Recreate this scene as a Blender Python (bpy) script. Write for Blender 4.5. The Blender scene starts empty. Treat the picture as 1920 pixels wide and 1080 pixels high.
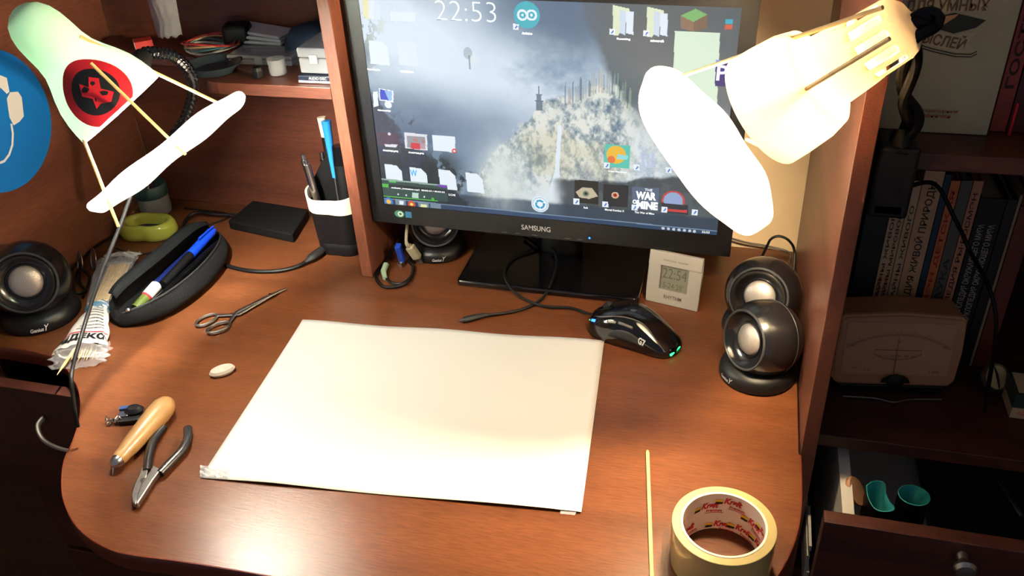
import bpy, bmesh, math, random
import numpy as np
from mathutils import Vector, Matrix, Euler
random.seed(7); rng = np.random.RandomState(5)
scene = bpy.context.scene
COL = scene.collection
PI = math.pi

# ------------------------------------------------------------------ camera, world, exposure
F_PX = 1615.15
cam_data = bpy.data.cameras.new('camera'); cam = bpy.data.objects.new('camera', cam_data)
COL.objects.link(cam); scene.camera = cam
cam_data.sensor_fit = 'HORIZONTAL'; cam_data.sensor_width = 36.0; cam_data.lens = F_PX/1920*36.0
cam_data.clip_start = .02; cam_data.clip_end = 30
cam.location = (.34042, -.73389, .67150)
cam.rotation_euler = Euler((.999229, .0479337, .2566329), 'XYZ')
CAMR = cam.rotation_euler.to_matrix(); CAMC = Vector(cam.location)
world = bpy.data.worlds.new('dim_room'); scene.world = world; world.use_nodes = True
world.node_tree.nodes['Background'].inputs[0].default_value = (.50, .50, .62, 1)
world.node_tree.nodes['Background'].inputs[1].default_value = .22
scene.view_settings.view_transform = 'Standard'; scene.view_settings.look = 'None'
scene.view_settings.gamma = 1; scene.view_settings.exposure = 0.45
LEFT_BULB = 2300.0; RIGHT_BULB = 1700.0; SCREEN_LIGHT = .71

# ------------------------------------------------------------------ measuring helpers (points on real planes)
def ray(px, py): return CAMR @ Vector(((px-960)/F_PX, (540-py)/F_PX, -1.0))
def G(px, py, z=0.0):
    d = ray(px, py); return CAMC + d*((z-CAMC.z)/d.z)
def Gy(px, py, y):
    d = ray(px, py); return CAMC + d*((y-CAMC.y)/d.y)
def Gx(px, py, x):
    d = ray(px, py); return CAMC + d*((x-CAMC.x)/d.x)

# ------------------------------------------------------------------ materials
def lin(c):
    return tuple(((v/255)/12.92 if v/255 <= .04045 else ((v/255+.055)/1.055)**2.4) for v in c)+(1.0,)
MATS = {}
def mat(name, col, rough=.5, metal=0.0, spec=.5, emit=None, estr=0.0, trans=0.0, ior=1.45, alpha=1.0, coat=0.0, bump=0.0, bscale=300, vary=0.0, vscale=40):
    if name in MATS: return MATS[name]
    m = bpy.data.materials.new(name); m.use_nodes = True; nt = m.node_tree; b = nt.nodes['Principled BSDF']
    c = lin(col); b.inputs['Base Color'].default_value = c
    b.inputs['Roughness'].default_value = rough; b.inputs['Metallic'].default_value = metal
    b.inputs['Specular IOR Level'].default_value = spec; b.inputs['IOR'].default_value = ior
    b.inputs['Transmission Weight'].default_value = trans; b.inputs['Alpha'].default_value = alpha
    b.inputs['Coat Weight'].default_value = coat; b.inputs['Coat Roughness'].default_value = .08
    if emit: b.inputs['Emission Color'].default_value = lin(emit); b.inputs['Emission Strength'].default_value = estr
    tc = None
    if vary or bump:
        tc = nt.nodes.new('ShaderNodeTexCoord')
    if vary:
        n = nt.nodes.new('ShaderNodeTexNoise'); n.inputs['Scale'].default_value = vscale; n.inputs['Detail'].default_value = 5
        nt.links.new(tc.outputs['Object'], n.inputs['Vector'])
        r = nt.nodes.new('ShaderNodeValToRGB')
        r.color_ramp.elements[0].position = .3; r.color_ramp.elements[1].position = .7
        r.color_ramp.elements[0].color = tuple(v*(1-vary) for v in c[:3])+(1,)
        r.color_ramp.elements[1].color = tuple(min(1, v*(1+vary)) for v in c[:3])+(1,)
        nt.links.new(n.outputs['Fac'], r.inputs['Fac']); nt.links.new(r.outputs['Color'], b.inputs['Base Color'])
    if bump:
        n2 = nt.nodes.new('ShaderNodeTexNoise'); n2.inputs['Scale'].default_value = bscale; n2.inputs['Detail'].default_value = 3
        nt.links.new(tc.outputs['Object'], n2.inputs['Vector'])
        bp = nt.nodes.new('ShaderNodeBump'); bp.inputs['Strength'].default_value = bump; bp.inputs['Distance'].default_value = .002
        nt.links.new(n2.outputs['Fac'], bp.inputs['Height']); nt.links.new(bp.outputs['Normal'], b.inputs['Normal'])
    MATS[name] = m; return m

def wood(name, dark, mid, light, axis='x', rough=.3, scale=1.0, spec=.5, fine=.35, bump=.25):
    m = bpy.data.materials.new(name); m.use_nodes = True; nt = m.node_tree; b = nt.nodes['Principled BSDF']
    L = nt.links.new
    tc = nt.nodes.new('ShaderNodeTexCoord'); mp = nt.nodes.new('ShaderNodeMapping')
    s = {'x': (1.3, 11, 11), 'y': (11, 1.3, 11), 'z': (11, 11, 1.3)}[axis]
    mp.inputs['Scale'].default_value = tuple(v*scale for v in s)
    L(tc.outputs['Object'], mp.inputs['Vector'])
    n1 = nt.nodes.new('ShaderNodeTexNoise'); n1.inputs['Scale'].default_value = 1.0; n1.inputs['Detail'].default_value = 6
    n1.inputs['Roughness'].default_value = .6; n1.inputs['Distortion'].default_value = .5
    L(mp.outputs['Vector'], n1.inputs['Vector'])
    r1 = nt.nodes.new('ShaderNodeValToRGB'); e = r1.color_ramp.elements
    e[0].position = .32; e[0].color = lin(dark); e[1].position = .68; e[1].color = lin(light)
    k = e.new(.5); k.color = lin(mid)
    L(n1.outputs['Fac'], r1.inputs['Fac'])
    mp2 = nt.nodes.new('ShaderNodeMapping')
    s2 = {'x': (50, 560, 560), 'y': (560, 50, 560), 'z': (560, 560, 50)}[axis]
    mp2.inputs['Scale'].default_value = s2; L(tc.outputs['Object'], mp2.inputs['Vector'])
    n2 = nt.nodes.new('ShaderNodeTexNoise'); n2.inputs['Scale'].default_value = 1; n2.inputs['Detail'].default_value = 3
    L(mp2.outputs['Vector'], n2.inputs['Vector'])
    r2 = nt.nodes.new('ShaderNodeValToRGB'); r2.color_ramp.elements[0].position = .3; r2.color_ramp.elements[1].position = .62
    r2.color_ramp.elements[0].color = (1-fine, 1-fine, 1-fine, 1); r2.color_ramp.elements[1].color = (1, 1, 1, 1)
    L(n2.outputs['Fac'], r2.inputs['Fac'])
    mx = nt.nodes.new('ShaderNodeMix'); mx.data_type = 'RGBA'; mx.blend_type = 'MULTIPLY'; mx.inputs[0].default_value = 1
    L(r1.outputs['Color'], mx.inputs[6]); L(r2.outputs['Color'], mx.inputs[7]); L(mx.outputs[2], b.inputs['Base Color'])
    b.inputs['Roughness'].default_value = rough; b.inputs['Specular IOR Level'].default_value = spec
    bp = nt.nodes.new('ShaderNodeBump'); bp.inputs['Strength'].default_value = bump; bp.inputs['Distance'].default_value = .0004
    L(n2.outputs['Fac'], bp.inputs['Height']); L(bp.outputs['Normal'], b.inputs['Normal'])
    return m

def translucent(name, col, mix=.5, rough=.4, gloss=.08, clear=0.0):
    m = bpy.data.materials.new(name); m.use_nodes = True; nt = m.node_tree; L = nt.links.new
    for n in list(nt.nodes):
        if n.type == 'BSDF_PRINCIPLED': nt.nodes.remove(n)
    out = [n for n in nt.nodes if n.type == 'OUTPUT_MATERIAL'][0]
    d = nt.nodes.new('ShaderNodeBsdfDiffuse'); t = nt.nodes.new('ShaderNodeBsdfTranslucent'); g = nt.nodes.new('ShaderNodeBsdfGlossy')
    tc = nt.nodes.new('ShaderNodeTexCoord'); nz = nt.nodes.new('ShaderNodeTexNoise'); nz.inputs['Scale'].default_value = 60
    L(tc.outputs['Object'], nz.inputs['Vector'])
    rp = nt.nodes.new('ShaderNodeValToRGB'); c = lin(col)
    rp.color_ramp.elements[0].color = tuple(v*.93 for v in c[:3])+(1,); rp.color_ramp.elements[1].color = c
    L(nz.outputs['Fac'], rp.inputs['Fac']); L(rp.outputs['Color'], d.inputs['Color']); L(rp.outputs['Color'], t.inputs['Color'])
    g.inputs['Roughness'].default_value = rough; g.inputs['Color'].default_value = (1, 1, 1, 1)
    m1 = nt.nodes.new('ShaderNodeMixShader'); m1.inputs[0].default_value = mix; L(d.outputs[0], m1.inputs[1]); L(t.outputs[0], m1.inputs[2])
    m2 = nt.nodes.new('ShaderNodeMixShader'); m2.inputs[0].default_value = gloss; L(m1.outputs[0], m2.inputs[1]); L(g.outputs[0], m2.inputs[2])
    last = m2
    if clear > 0:
        tr = nt.nodes.new('ShaderNodeBsdfTransparent'); m3 = nt.nodes.new('ShaderNodeMixShader'); m3.inputs[0].default_value = clear
        L(m2.outputs[0], m3.inputs[1]); L(tr.outputs[0], m3.inputs[2]); last = m3
    L(last.outputs[0], out.inputs['Surface']); return m

# ------------------------------------------------------------------ objects and naming
def tag(o, label=None, cat=None, group=None, kind=None):
    if label: o['label'] = label
    if cat: o['category'] = cat
    if group: o['group'] = group
    if kind: o['kind'] = kind
    return o
def thing(name, label, cat, loc=(0, 0, 0), rot=None, group=None, scale=1.0):
    o = bpy.data.objects.new(name, None); COL.objects.link(o); o.empty_display_size = .02
    o.location = loc; o.scale = (scale,)*3
    if rot is not None: o.rotation_euler = rot if not hasattr(rot, 'to_euler') else rot.to_euler()
    return tag(o, label, cat, group)
def root_matrix(p):
    while p.parent: p = p.parent
    return Matrix.LocRotScale(p.location, p.rotation_euler, p.scale)
def obj(name, geo, m, parent=None, world_space=False, smooth=True, bevel=0.0, bseg=2, solid=0.0, sub=0, label=None, angle=35):
    if isinstance(geo, bmesh.types.BMesh):
        me = bpy.data.meshes.new(name); geo.to_mesh(me); geo.free()
    elif isinstance(geo, bpy.types.Mesh): me = geo
    else:
        me = bpy.data.meshes.new(name); me.from_pydata([tuple(v) for v in geo[0]], [], geo[1])
    me.validate(); me.update()
    bm = bmesh.new(); bm.from_mesh(me); bmesh.ops.recalc_face_normals(bm, faces=bm.faces); bm.to_mesh(me); bm.free()
    if world_space and parent is not None: me.transform(root_matrix(parent).inverted())
    me.materials.clear(); me.materials.append(m)
    if smooth:
        me.polygons.foreach_set('use_smooth', [True]*len(me.polygons))
        try: me.set_sharp_from_angle(angle=math.radians(angle))
        except Exception: pass
    o = bpy.data.objects.new(name, me); COL.objects.link(o)
    if parent is not None: o.parent = parent
    if solid: md = o.modifiers.new('thickness', 'SOLIDIFY'); md.thickness = solid; md.offset = 0
    if bevel: md = o.modifiers.new('bevel', 'BEVEL'); md.width = bevel; md.segments = bseg; md.limit_method = 'ANGLE'; md.angle_limit = math.radians(40)
    if sub: md = o.modifiers.new('subdivision', 'SUBSURF'); md.levels = sub; md.render_levels = sub
    if label: o['label'] = label
    return o
def copy_tree(o, parent=None):
    c = o.copy(); COL.objects.link(c)
    if parent is not None: c.parent = parent
    for ch in [x for x in list(COL.objects) if x.parent == o]: copy_tree(ch, c)
    return c

# ------------------------------------------------------------------ geometry
def box(x0, x1, y0, y1, z0, z1, bm=None):
    bm = bm or bmesh.new()
    v = [bm.verts.new(p) for p in ((x0, y0, z0), (x1, y0, z0), (x1, y1, z0), (x0, y1, z0), (x0, y0, z1), (x1, y0, z1), (x1, y1, z1), (x0, y1, z1))]
    for f in ((0, 3, 2, 1), (4, 5, 6, 7), (0, 1, 5, 4), (1, 2, 6, 5), (2, 3, 7, 6), (3, 0, 4, 7)): bm.faces.new([v[i] for i in f])
    return bm
def obox(M, sx, sy, sz, bm=None):       # box of full size s centred on matrix M
    bm = bm or bmesh.new()
    v = [bm.verts.new(M @ Vector((a*sx/2, b*sy/2, c*sz/2))) for a, b, c in ((-1, -1, -1), (1, -1, -1), (1, 1, -1), (-1, 1, -1), (-1, -1, 1), (1, -1, 1), (1, 1, 1), (-1, 1, 1))]
    for f in ((0, 3, 2, 1), (4, 5, 6, 7), (0, 1, 5, 4), (1, 2, 6, 5), (2, 3, 7, 6), (3, 0, 4, 7)): bm.faces.new([v[i] for i in f])
    return bm
def frame(o, zdir, xhint=(1, 0, 0)):
    z = Vector(zdir).normalized(); x = Vector(xhint); x = (x - z*x.dot(z))
    if x.length < 1e-5: x = Vector((0, 1, 0)) - z*z.y
    x.normalize(); y = z.cross(x)
    M = Matrix((x, y, z)).transposed().to_4x4(); M.translation = Vector(o); return M
def spline(pts, n=8):
    P = [Vector(p) for p in pts]
    if len(P) < 3: return [P[0].lerp(P[-1], i/n) for i in range(n+1)]
    out = []
    for i in range(len(P)-1):
        p0 = P[i-1] if i else P[0]*2-P[1]; p1 = P[i]; p2 = P[i+1]; p3 = P[i+2] if i+2 < len(P) else P[-1]*2-P[-2]
        for k in range(n):
            t = k/n
            out.append(.5*((2*p1)+(p2-p0)*t+(2*p0-5*p1+4*p2-p3)*t*t+(3*p1-p0-3*p2+p3)*t*t*t))
    out.append(P[-1]); return out
def tube(pts, r, seg=10, bm=None, cap=True, flat=1.0, up=None):
    bm = bm or bmesh.new(); P = [Vector(p) for p in pts]; n = len(P)
    rr = r if hasattr(r, '__len__') else [r]*n
    T = [(P[min(i+1, n-1)]-P[max(i-1, 0)]).normalized() for i in range(n)]
    u = Vector(up) if up else (Vector((0, 0, 1)) if abs(T[0].z) < .9 else Vector((1, 0, 0)))
    rings = []
    for i in range(n):
        u = (u - T[i]*u.dot(T[i])).normalized(); w = T[i].cross(u)
        rings.append([bm.verts.new(P[i] + (u*math.cos(a)*flat + w*math.sin(a))*rr[i]) for a in [2*PI*k/seg for k in range(seg)]])
    for i in range(n-1):
        for k in range(seg): bm.faces.new((rings[i][k], rings[i][(k+1) % seg], rings[i+1][(k+1) % seg], rings[i+1][k]))
    if cap: bm.faces.new(rings[0][::-1]); bm.faces.new(rings[-1])
    return bm
def rod(a, b, r, seg=10, bm=None, r2=None): return tube([a, b], [r, r if r2 is None else r2], seg, bm)
def lathe(prof, seg=32, M=None, bm=None, rfun=None, skip=None):
    bm = bm or bmesh.new(); M = M or Matrix(); rings = []
    for r, z in prof:
        if r < 1e-6: rings.append([bm.verts.new(M @ Vector((0, 0, z)))])
        else:
            rings.append([bm.verts.new(M @ Vector((r*(rfun(a) if rfun else 1)*math.cos(a), r*(rfun(a) if rfun else 1)*math.sin(a), z))) for a in [2*PI*k/seg for k in range(seg)]])
    for i in range(len(rings)-1):
        A, B = rings[i], rings[i+1]
        for k in range(seg):
            if skip and skip(i, k): continue
            k2 = (k+1) % seg
            if len(A) == 1 and len(B) == 1: break
            if len(A) == 1: bm.faces.new((A[0], B[k2], B[k]))
            elif len(B) == 1: bm.faces.new((A[k], A[k2], B[0]))
            else: bm.faces.new((A[k], A[k2], B[k2], B[k]))
    return bm
def prism(outline, z0, z1, M=None, bm=None):
    bm = bm or bmesh.new(); M = M or Matrix()
    a = [bm.verts.new(M @ Vector((p[0], p[1], z0))) for p in outline]; b = [bm.verts.new(M @ Vector((p[0], p[1], z1))) for p in outline]
    n = len(outline)
    for i in range(n): bm.faces.new((a[i], a[(i+1) % n], b[(i+1) % n], b[i]))
    bm.faces.new(a[::-1]); bm.faces.new(b); return bm
def grid(fn, nu, nv, bm=None, closed_u=False):
    bm = bm or bmesh.new(); V = [[bm.verts.new(fn(i/(nu if closed_u else nu), j/nv)) for j in range(nv+1)] for i in range(nu if closed_u else nu+1)]
    m = len(V)
    for i in range(nu):
        for j in range(nv): bm.faces.new((V[i][j], V[(i+1) % m][j], V[(i+1) % m][j+1], V[i][j+1]))
    return bm
def circle(cx, cy, rx, ry=None, n=32, a0=0, a1=2*PI, rot=0):
    ry = rx if ry is None else ry; o = []
    full = abs(a1-a0-2*PI) < 1e-6
    for k in range(n if full else n+1):
        a = a0+(a1-a0)*k/n; x = rx*math.cos(a); y = ry*math.sin(a)
        o.append((cx+x*math.cos(rot)-y*math.sin(rot), cy+x*math.sin(rot)+y*math.cos(rot)))
    return o
def flat_poly(pts, M, z=0.0, bm=None):
    bm = bm or bmesh.new(); bm.faces.new([bm.verts.new(M @ Vector((p[0], p[1], z))) for p in pts]); return bm
def ring_poly(c, ro, ri, M, z=0.0, n=32, a0=0, a1=2*PI, bm=None):
    bm = bm or bmesh.new(); A = []; B = []
    for k in range(n+1):
        a = a0+(a1-a0)*k/n
        A.append(bm.verts.new(M @ Vector((c[0]+ro*math.cos(a), c[1]+ro*math.sin(a), z)))); B.append(bm.verts.new(M @ Vector((c[0]+ri*math.cos(a), c[1]+ri*math.sin(a), z))))
    for k in range(n): bm.faces.new((A[k], A[k+1], B[k+1], B[k]))
    return bm
def text_mesh(s, w, h, bold=0.0, extrude=0.0, slant=0.0, spacing=1.0):
    """lettering in the XY plane, centred on the origin, fitted to w x h"""
    cu = bpy.data.curves.new('lettering', 'FONT'); cu.body = s; cu.size = 1; cu.offset = bold; cu.shear = slant
    cu.resolution_u = 3; cu.space_character = spacing; cu.align_x = 'LEFT'
    o = bpy.data.objects.new('lettering', cu); COL.objects.link(o)
    bpy.context.view_layer.update()
    me = bpy.data.meshes.new_from_object(o.evaluated_get(bpy.context.evaluated_depsgraph_get()))
    bpy.data.objects.remove(o); bpy.data.curves.remove(cu)
    co = np.array([v.co[:] for v in me.vertices])
    if len(co) == 0: return me
    lo, hi = co.min(0), co.max(0); s0 = np.maximum(hi-lo, 1e-6)
    co = (co-(lo+hi)/2)/s0*np.array((w, h, 0)); co[:, 2] = 0
    me.vertices.foreach_set('co', co.astype(np.float32).ravel()); me.update(); me.name = 'lettering'
    return me
def join_meshes(ms):
    bm = bmesh.new()
    for m in ms: bm.from_mesh(m)
    return bm
def lettering(s, w, h, M, m, parent, world_space=False, name='lettering', warp=None, label=None, **k):
    me = text_mesh(s, w, h, **k)
    if warp:
        for v in me.vertices: v.co = warp(v.co.x, v.co.y)
    else: me.transform(M)
    return obj(name, me, m, parent, world_space, smooth=False, label=label)

# ------------------------------------------------------------------ shared materials
M_DESK = wood('desk_laminate', (80, 44, 24), (98, 56, 32), (114, 67, 38), 'x', rough=.30, spec=.34)
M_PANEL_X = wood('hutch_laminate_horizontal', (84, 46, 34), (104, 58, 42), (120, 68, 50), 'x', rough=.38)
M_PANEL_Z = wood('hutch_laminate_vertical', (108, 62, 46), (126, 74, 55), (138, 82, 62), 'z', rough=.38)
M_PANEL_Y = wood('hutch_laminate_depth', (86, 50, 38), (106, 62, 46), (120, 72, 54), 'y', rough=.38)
M_EDGE = wood('edge_band_laminate', (96, 42, 26), (112, 50, 32), (122, 58, 37), 'x', rough=.3)
M_DARKWOOD = wood('bookcase_laminate', (56, 28, 22), (76, 38, 28), (94, 48, 36), 'x', rough=.45)
M_WHITE = mat('white_laminate', (225, 220, 208), .5)
M_BLACK = mat('black_plastic', (11, 11, 13), .45, spec=.35, vary=.1)
M_GLOSSBLACK = mat('glossy_black_plastic', (10, 10, 12), .12, coat=.5, vary=.05)
M_RUBBER = mat('black_rubber', (20, 20, 22), .6)
M_CABLE = mat('black_cable', (8, 8, 9), .5, spec=.3)
M_CHROME = mat('chrome', (205, 203, 198), .22, metal=1)
M_STEEL = mat('brushed_steel', (170, 168, 162), .34, metal=1, vary=.1, vscale=200)
M_BAMBOO = mat('bamboo', (224, 190, 128), .55, vary=.14, vscale=120)
M_LETTER = mat('white_print', (235, 235, 232), .5)

# ================================================================== THE SETTING
def struct(name, bm, m, **k): return tag(obj(name, bm, m, smooth=False, **k), kind='structure')
M_FLOOR = wood('floor_boards', (60, 36, 24), (78, 48, 32), (92, 58, 40), 'x', rough=.5)
M_WALL = mat('glare_washed_cream', (232, 208, 170), .8, bump=.3, bscale=160, vary=.04, vscale=20)  # cream tone puts lamp glare on the niche's wooden back into the colour
struct('floor', box(-1.6, 1.9, -1.6, .47, -.79, -.75), M_FLOOR)
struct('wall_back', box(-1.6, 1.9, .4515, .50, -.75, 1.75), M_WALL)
struct('wall_left', box(-1.64, -1.6, -1.6, .50, -.75, 1.75), M_WALL)
struct('wall_right', box(1.9, 1.94, -1.6, .50, -.75, 1.75), M_WALL)

# ================================================================== FURNITURE
# --- worktop: straight wing on the left, bulging work area in the middle
front = [(-.657, -.001), (-.60, -.001), (-.545, -.003), (-.505, -.012), (-.477, -.030), (-.455, -.046), (-.436, -.062), (-.416, -.084),
         (-.396, -.113), (-.379, -.146), (-.368, -.174), (-.350, -.201), (-.327, -.227), (-.295, -.252), (-.262, -.268), (-.228, -.2765), (-.20, -.277),
         (-.15, -.2735), (-.06, -.2705), (.08, -.268), (.22, -.268), (.30, -.262), (.35, -.240), (.385, -.206), (.410, -.172), (.424, -.140), (.433, -.105), (.4365, -.070), (.4372, -.030), (.4372, .0015)]
fs = [(p.x, p.y) for p in spline([(a, b, 0) for a, b in front], 4)]
fs.append((.4355, .0035))
outline = [(.4355, .443), (-.657, .443)] + fs
worktop = tag(obj('worktop', prism(outline, -.022, 0), M_DESK, smooth=False), 'reddish wood laminate desk worktop with a curved bulging front edge', 'desktop')
def band(fs):
    bm = bmesh.new(); prof = [(-.0001, .0006), (.0011, .0004), (.0018, -.0012), (.0021, -.011), (.0018, -.0208), (.0011, -.0225), (-.0001, -.0227)]
    rows = []
    pts = fs[:-1]
    for i, p in enumerate(pts):
        a = Vector(pts[max(i-1, 0)]); b = Vector(pts[min(i+1, len(pts)-1)]); t = (b-a).normalized(); nrm = Vector((t.y, -t.x))
        rows.append([bm.verts.new((p[0]+nrm.x*o, p[1]+nrm.y*o, z)) for o, z in prof])
    for i in range(len(rows)-1):
        for k in range(len(prof)-1): bm.faces.new((rows[i][k], rows[i+1][k], rows[i+1][k+1], rows[i][k+1]))
    return bm
obj('edge_band', band(fs), M_EDGE, worktop)

# --- hutch standing on the worktop
HUT = thing('desk_hutch', 'wood laminate desk hutch with side panels, divider post and shelf above the worktop', 'desk hutch', (0, .443, 0))
obj('side_panel', box(-.676, -.6595, .003, .443, -.75, 1.05), M_PANEL_Y, HUT, True, False, bevel=.0008)
obj('side_panel', box(.4375, .4530, .003, .443, -.75, 1.05), M_PANEL_Y, HUT, True, False, bevel=.0008)
obj('divider_panel', box(-.1860, -.1690, .2595, .4425, .0005, 1.05), M_PANEL_Z, HUT, True, False, bevel=.0008)
obj('back_panel', box(-.6590, -.1865, .4435, .4505, .0005, 1.05), M_PANEL_X, HUT, True, False)
shc = [(p.x, p.y) for p in spline([(-.355, .2600, 0), (-.372, .2640, 0), (-.386, .2780, 0), (-.398, .305, 0), (-.415, .335, 0), (-.445, .355, 0), (-.50, .362, 0), (-.6590, .362, 0)], 4)]
obj('shelf', prism([(-.1865, .4430), (-.1865, .2600)]+shc+[(-.6590, .4430)], .2755, .2920), M_PANEL_X, HUT, True, False, bevel=.0008)
obj('top_board', box(-.6590, .4370, .2600, .4430, 1.051, 1.067), M_PANEL_X, HUT, True, False)

# --- drawer unit under the left wing, its top drawer a little open
CAB = thing('drawer_unit', 'dark wooden drawer unit under the left end of the worktop, top drawer ajar', 'drawer unit', (-.53, .2, -.75))
cb = box(-.6590, -.6430, .010, .440, -.749, -.0235); box(-.4060, -.3900, .010, .440, -.749, -.0235, cb); box(-.6425, -.4065, .424, .440, -.749, -.0235, cb); box(-.6425, -.4065, .010, .424, -.749, -.735, cb)
obj('carcass', cb, M_DARKWOOD, CAB, True, False)
def drawer(x0, x1, y0, z0, z1, parent, wm, side_m):
    d = obj('drawer', box(x0, x1, y0, y0+.017, z0, z1), wm, parent, True, False, bevel=.0008)
    b = box(x0+.02, x0+.032, y0+.0172, y0+.37, z0+.02, z1-.006); box(x1-.032, x1-.02, y0+.0172, y0+.37, z0+.02, z1-.006, b)
    box(x0+.0325, x1-.0325, y0+.358, y0+.37, z0+.02, z1-.006, b); box(x0+.0325, x1-.0325, y0+.0172, y0+.3575, z0+.02, z0+.026, b)
    obj('drawer_box', b, side_m, d, True, False); return d
dr = drawer(-.6580, -.3910, -.050, -.175, -.0262, CAB, M_DARKWOOD, M_DARKWOOD)
h0 = Gy(80, 790, -.054); h1 = Vector((-.41, -.053, h0.z-.004))
hp = [(h0.x, -.050, h0.z+.004), (h0.x+.002, -.066, h0.z), (h0.x+.02, -.078, h0.z-.012), ((h0.x+h1.x)/2, -.083, h0.z-.016), (h1.x-.02, -.078, h0.z-.012), (h1.x-.002, -.066, h0.z), (h1.x, -.050, h0.z+.004)]
obj('handle', tube(spline(hp, 6), [.0030]*37, 8, flat=1.4), mat('dull_pewter', (88, 82, 74), .5, metal=.6), dr, True)
for z0, z1 in ((-.40, -.185), (-.73, -.41)):
    d2 = drawer(-.6580, -.3910, -.010, z0, z1, CAB, M_DARKWOOD, M_DARKWOOD)
    zz = (z0+z1)/2
    obj('handle', tube(spline([(-.60, -.010, zz), (-.58, -.035, zz-.01), (-.525, -.043, zz-.014), (-.47, -.035, zz-.01), (-.45, -.010, zz)], 6), .0035, 8), M_CHROME, d2, True)

# --- bookcase to the right of the hutch, lower drawer open
BC = thing('bookcase', 'dark wooden bookcase right of the desk with its drawer pulled open', 'bookcase', (.72, .25, -.75))
obj('side_panel', box(.985, 1.001, .03, .443, -.75, 1.05), M_DARKWOOD, BC, True, False)
obj('side_panel', box(.4535, .4560, .04, .443, -.75, -.017), M_DARKWOOD, BC, True, False)
for z in (-.016, .325, .66): obj('shelf_board', box(.4535, .9845, .040, .440, z, z+.016), M_DARKWOOD, BC, True, False, bevel=.0008)
obj('back_panel', box(.4535, .9845, .4405, .4505, -.75, 1.05), M_DARKWOOD, BC, True, False)
obj('shelf_board', box(.4565, .9845, .060, .440, -.26, -.245), M_DARKWOOD, BC, True, False)
bd = drawer(.4640, .975, -.0605, -.230, -.030, BC, M_DARKWOOD, M_WHITE)
kz = Gy(1808, 1062, -.075)
obj('knob', lathe([(0, 0), (.006, 0), (.005, .008), (.010, .014), (.0115, .019), (.009, .023), (0, .024)], 20, frame((kz.x, -.0607, kz.z), (0, -1, 0))), M_STEEL, bd, True)
sl = box(.4575, .4605, -.040, .30, -.150, -.108); box(.4605, .4630, -.042, .30, -.140, -.132, sl)
box(.4575, .4605, -.040, .02, -.100, -.092, sl)
obj('slide_rail', sl, mat('white_metal', (215, 212, 205), .3, metal=.6), bd, True, False, label='white metal drawer slide rail')

# ================================================================== MONITOR
RM = Matrix.Rotation(math.radians(.9), 4, 'Y')
MC = Vector((.0885, .285, .078))               # bottom centre of the bezel front
MON = thing('monitor', 'black widescreen computer monitor showing a misty mountain desktop, behind the paper', 'monitor', (MC.x-.0, .36, 0))
MM = Matrix.Translation(MC) @ RM @ Matrix.Rotation(PI/2, 4, 'X')     # local x right, y up, z toward the viewer
W2, H = .2545, .348; SX0, SX1, SY0, SY1 = -.2345, .2345, .030, .325
def mbox(x0, x1, y0, y1, z0, z1, bm=None):
    return obox(MM @ Matrix.Translation(((x0+x1)/2, (y0+y1)/2, (z0+z1)/2)), x1-x0, y1-y0, z1-z0, bm)
bz = bmesh.new()
for rct in ((-W2, W2, 0, SY0), (-W2, W2, SY1, H), (-W2, SX0, SY0, SY1), (SX1, W2, SY0, SY1)): mbox(*rct, -.012, 0, bz)
bmesh.ops.remove_doubles(bz, verts=bz.verts, dist=1e-6)
M_BEZEL = mat('dark_monitor_plastic', (17, 18, 21), .34, spec=.35, vary=.06)
bez = obj('bezel', bz, M_BEZEL, MON, True, False)
obj('rear_housing', prism([(-W2+.002, .002), (W2-.002, .002), (W2-.002, H-.002), (-W2+.002, H-.002)], -.022, -.0125, MM), M_BLACK, MON, True, False, bevel=.002)
obj('rear_housing', mbox(-.13, .13, .09, .28, -.060, -.0225), M_BLACK, MON, True, False, bevel=.012)
# stand and base
base_p = [(-.033, .2590), (.223, .2577), (.228, .262), (.228, .42), (.222, .428), (-.030, .428), (-.037, .42), (-.037, .263)]
obj('stand_base', prism(base_p, .0005, .010), M_GLOSSBLACK, MON, True, False, bevel=.003, bseg=3)
obj('stand_neck', tube(spline([(.093, .375, .008), (.093, .372, .05), (.093, .358, .12), (.093, .345, .17)], 6), [.034]*19, 16, flat=.45, up=(0, 1, 0)), M_BLACK, MON, True)
lettering('SAMSUNG', .0415, .0080, MM @ Matrix.Translation((-.010, .0145, .0003)), mat('silver_print', (200, 203, 206), .35, emit=None), bez, True, 'logo_lettering', bold=.012)
for x in (-.055, -.036, -.012, .035, .052):
    lettering('-', .008, .0006, MM @ Matrix.Translation((x, .0035, .0003)), mat('grey_print', (120, 122, 126), .5), bez, True, 'button_mark')
obj('power_light', lathe([(.0014, 0), (.0012, .0006), (0, .0008)], 12, MM @ Matrix.Translation((.0655, .0075, 0))), mat('blue_led', (20, 60, 255), .3, emit=(30, 90, 255), estr=6), bez, True)
st = obj('energy_sticker', flat_poly(circle(-.2120, .0165, .0078, .0058, 20), MM, .0004), mat('green_sticker', (70, 140, 110), .4), bez, True, False, label='oval green energy sticker')
obj('sticker_mark', ring_poly((-.2105, .0165), .0042, .0022, MM, .0007), M_LETTER, st, True, False)
obj('energy_sticker', flat_poly([(-.2030, .0115), (-.1935, .0115), (-.1935, .0215), (-.2030, .0215)], MM, .0004), mat('blue_sticker', (60, 120, 165), .4), bez, True, False, label='square blue energy sticker')

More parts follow.
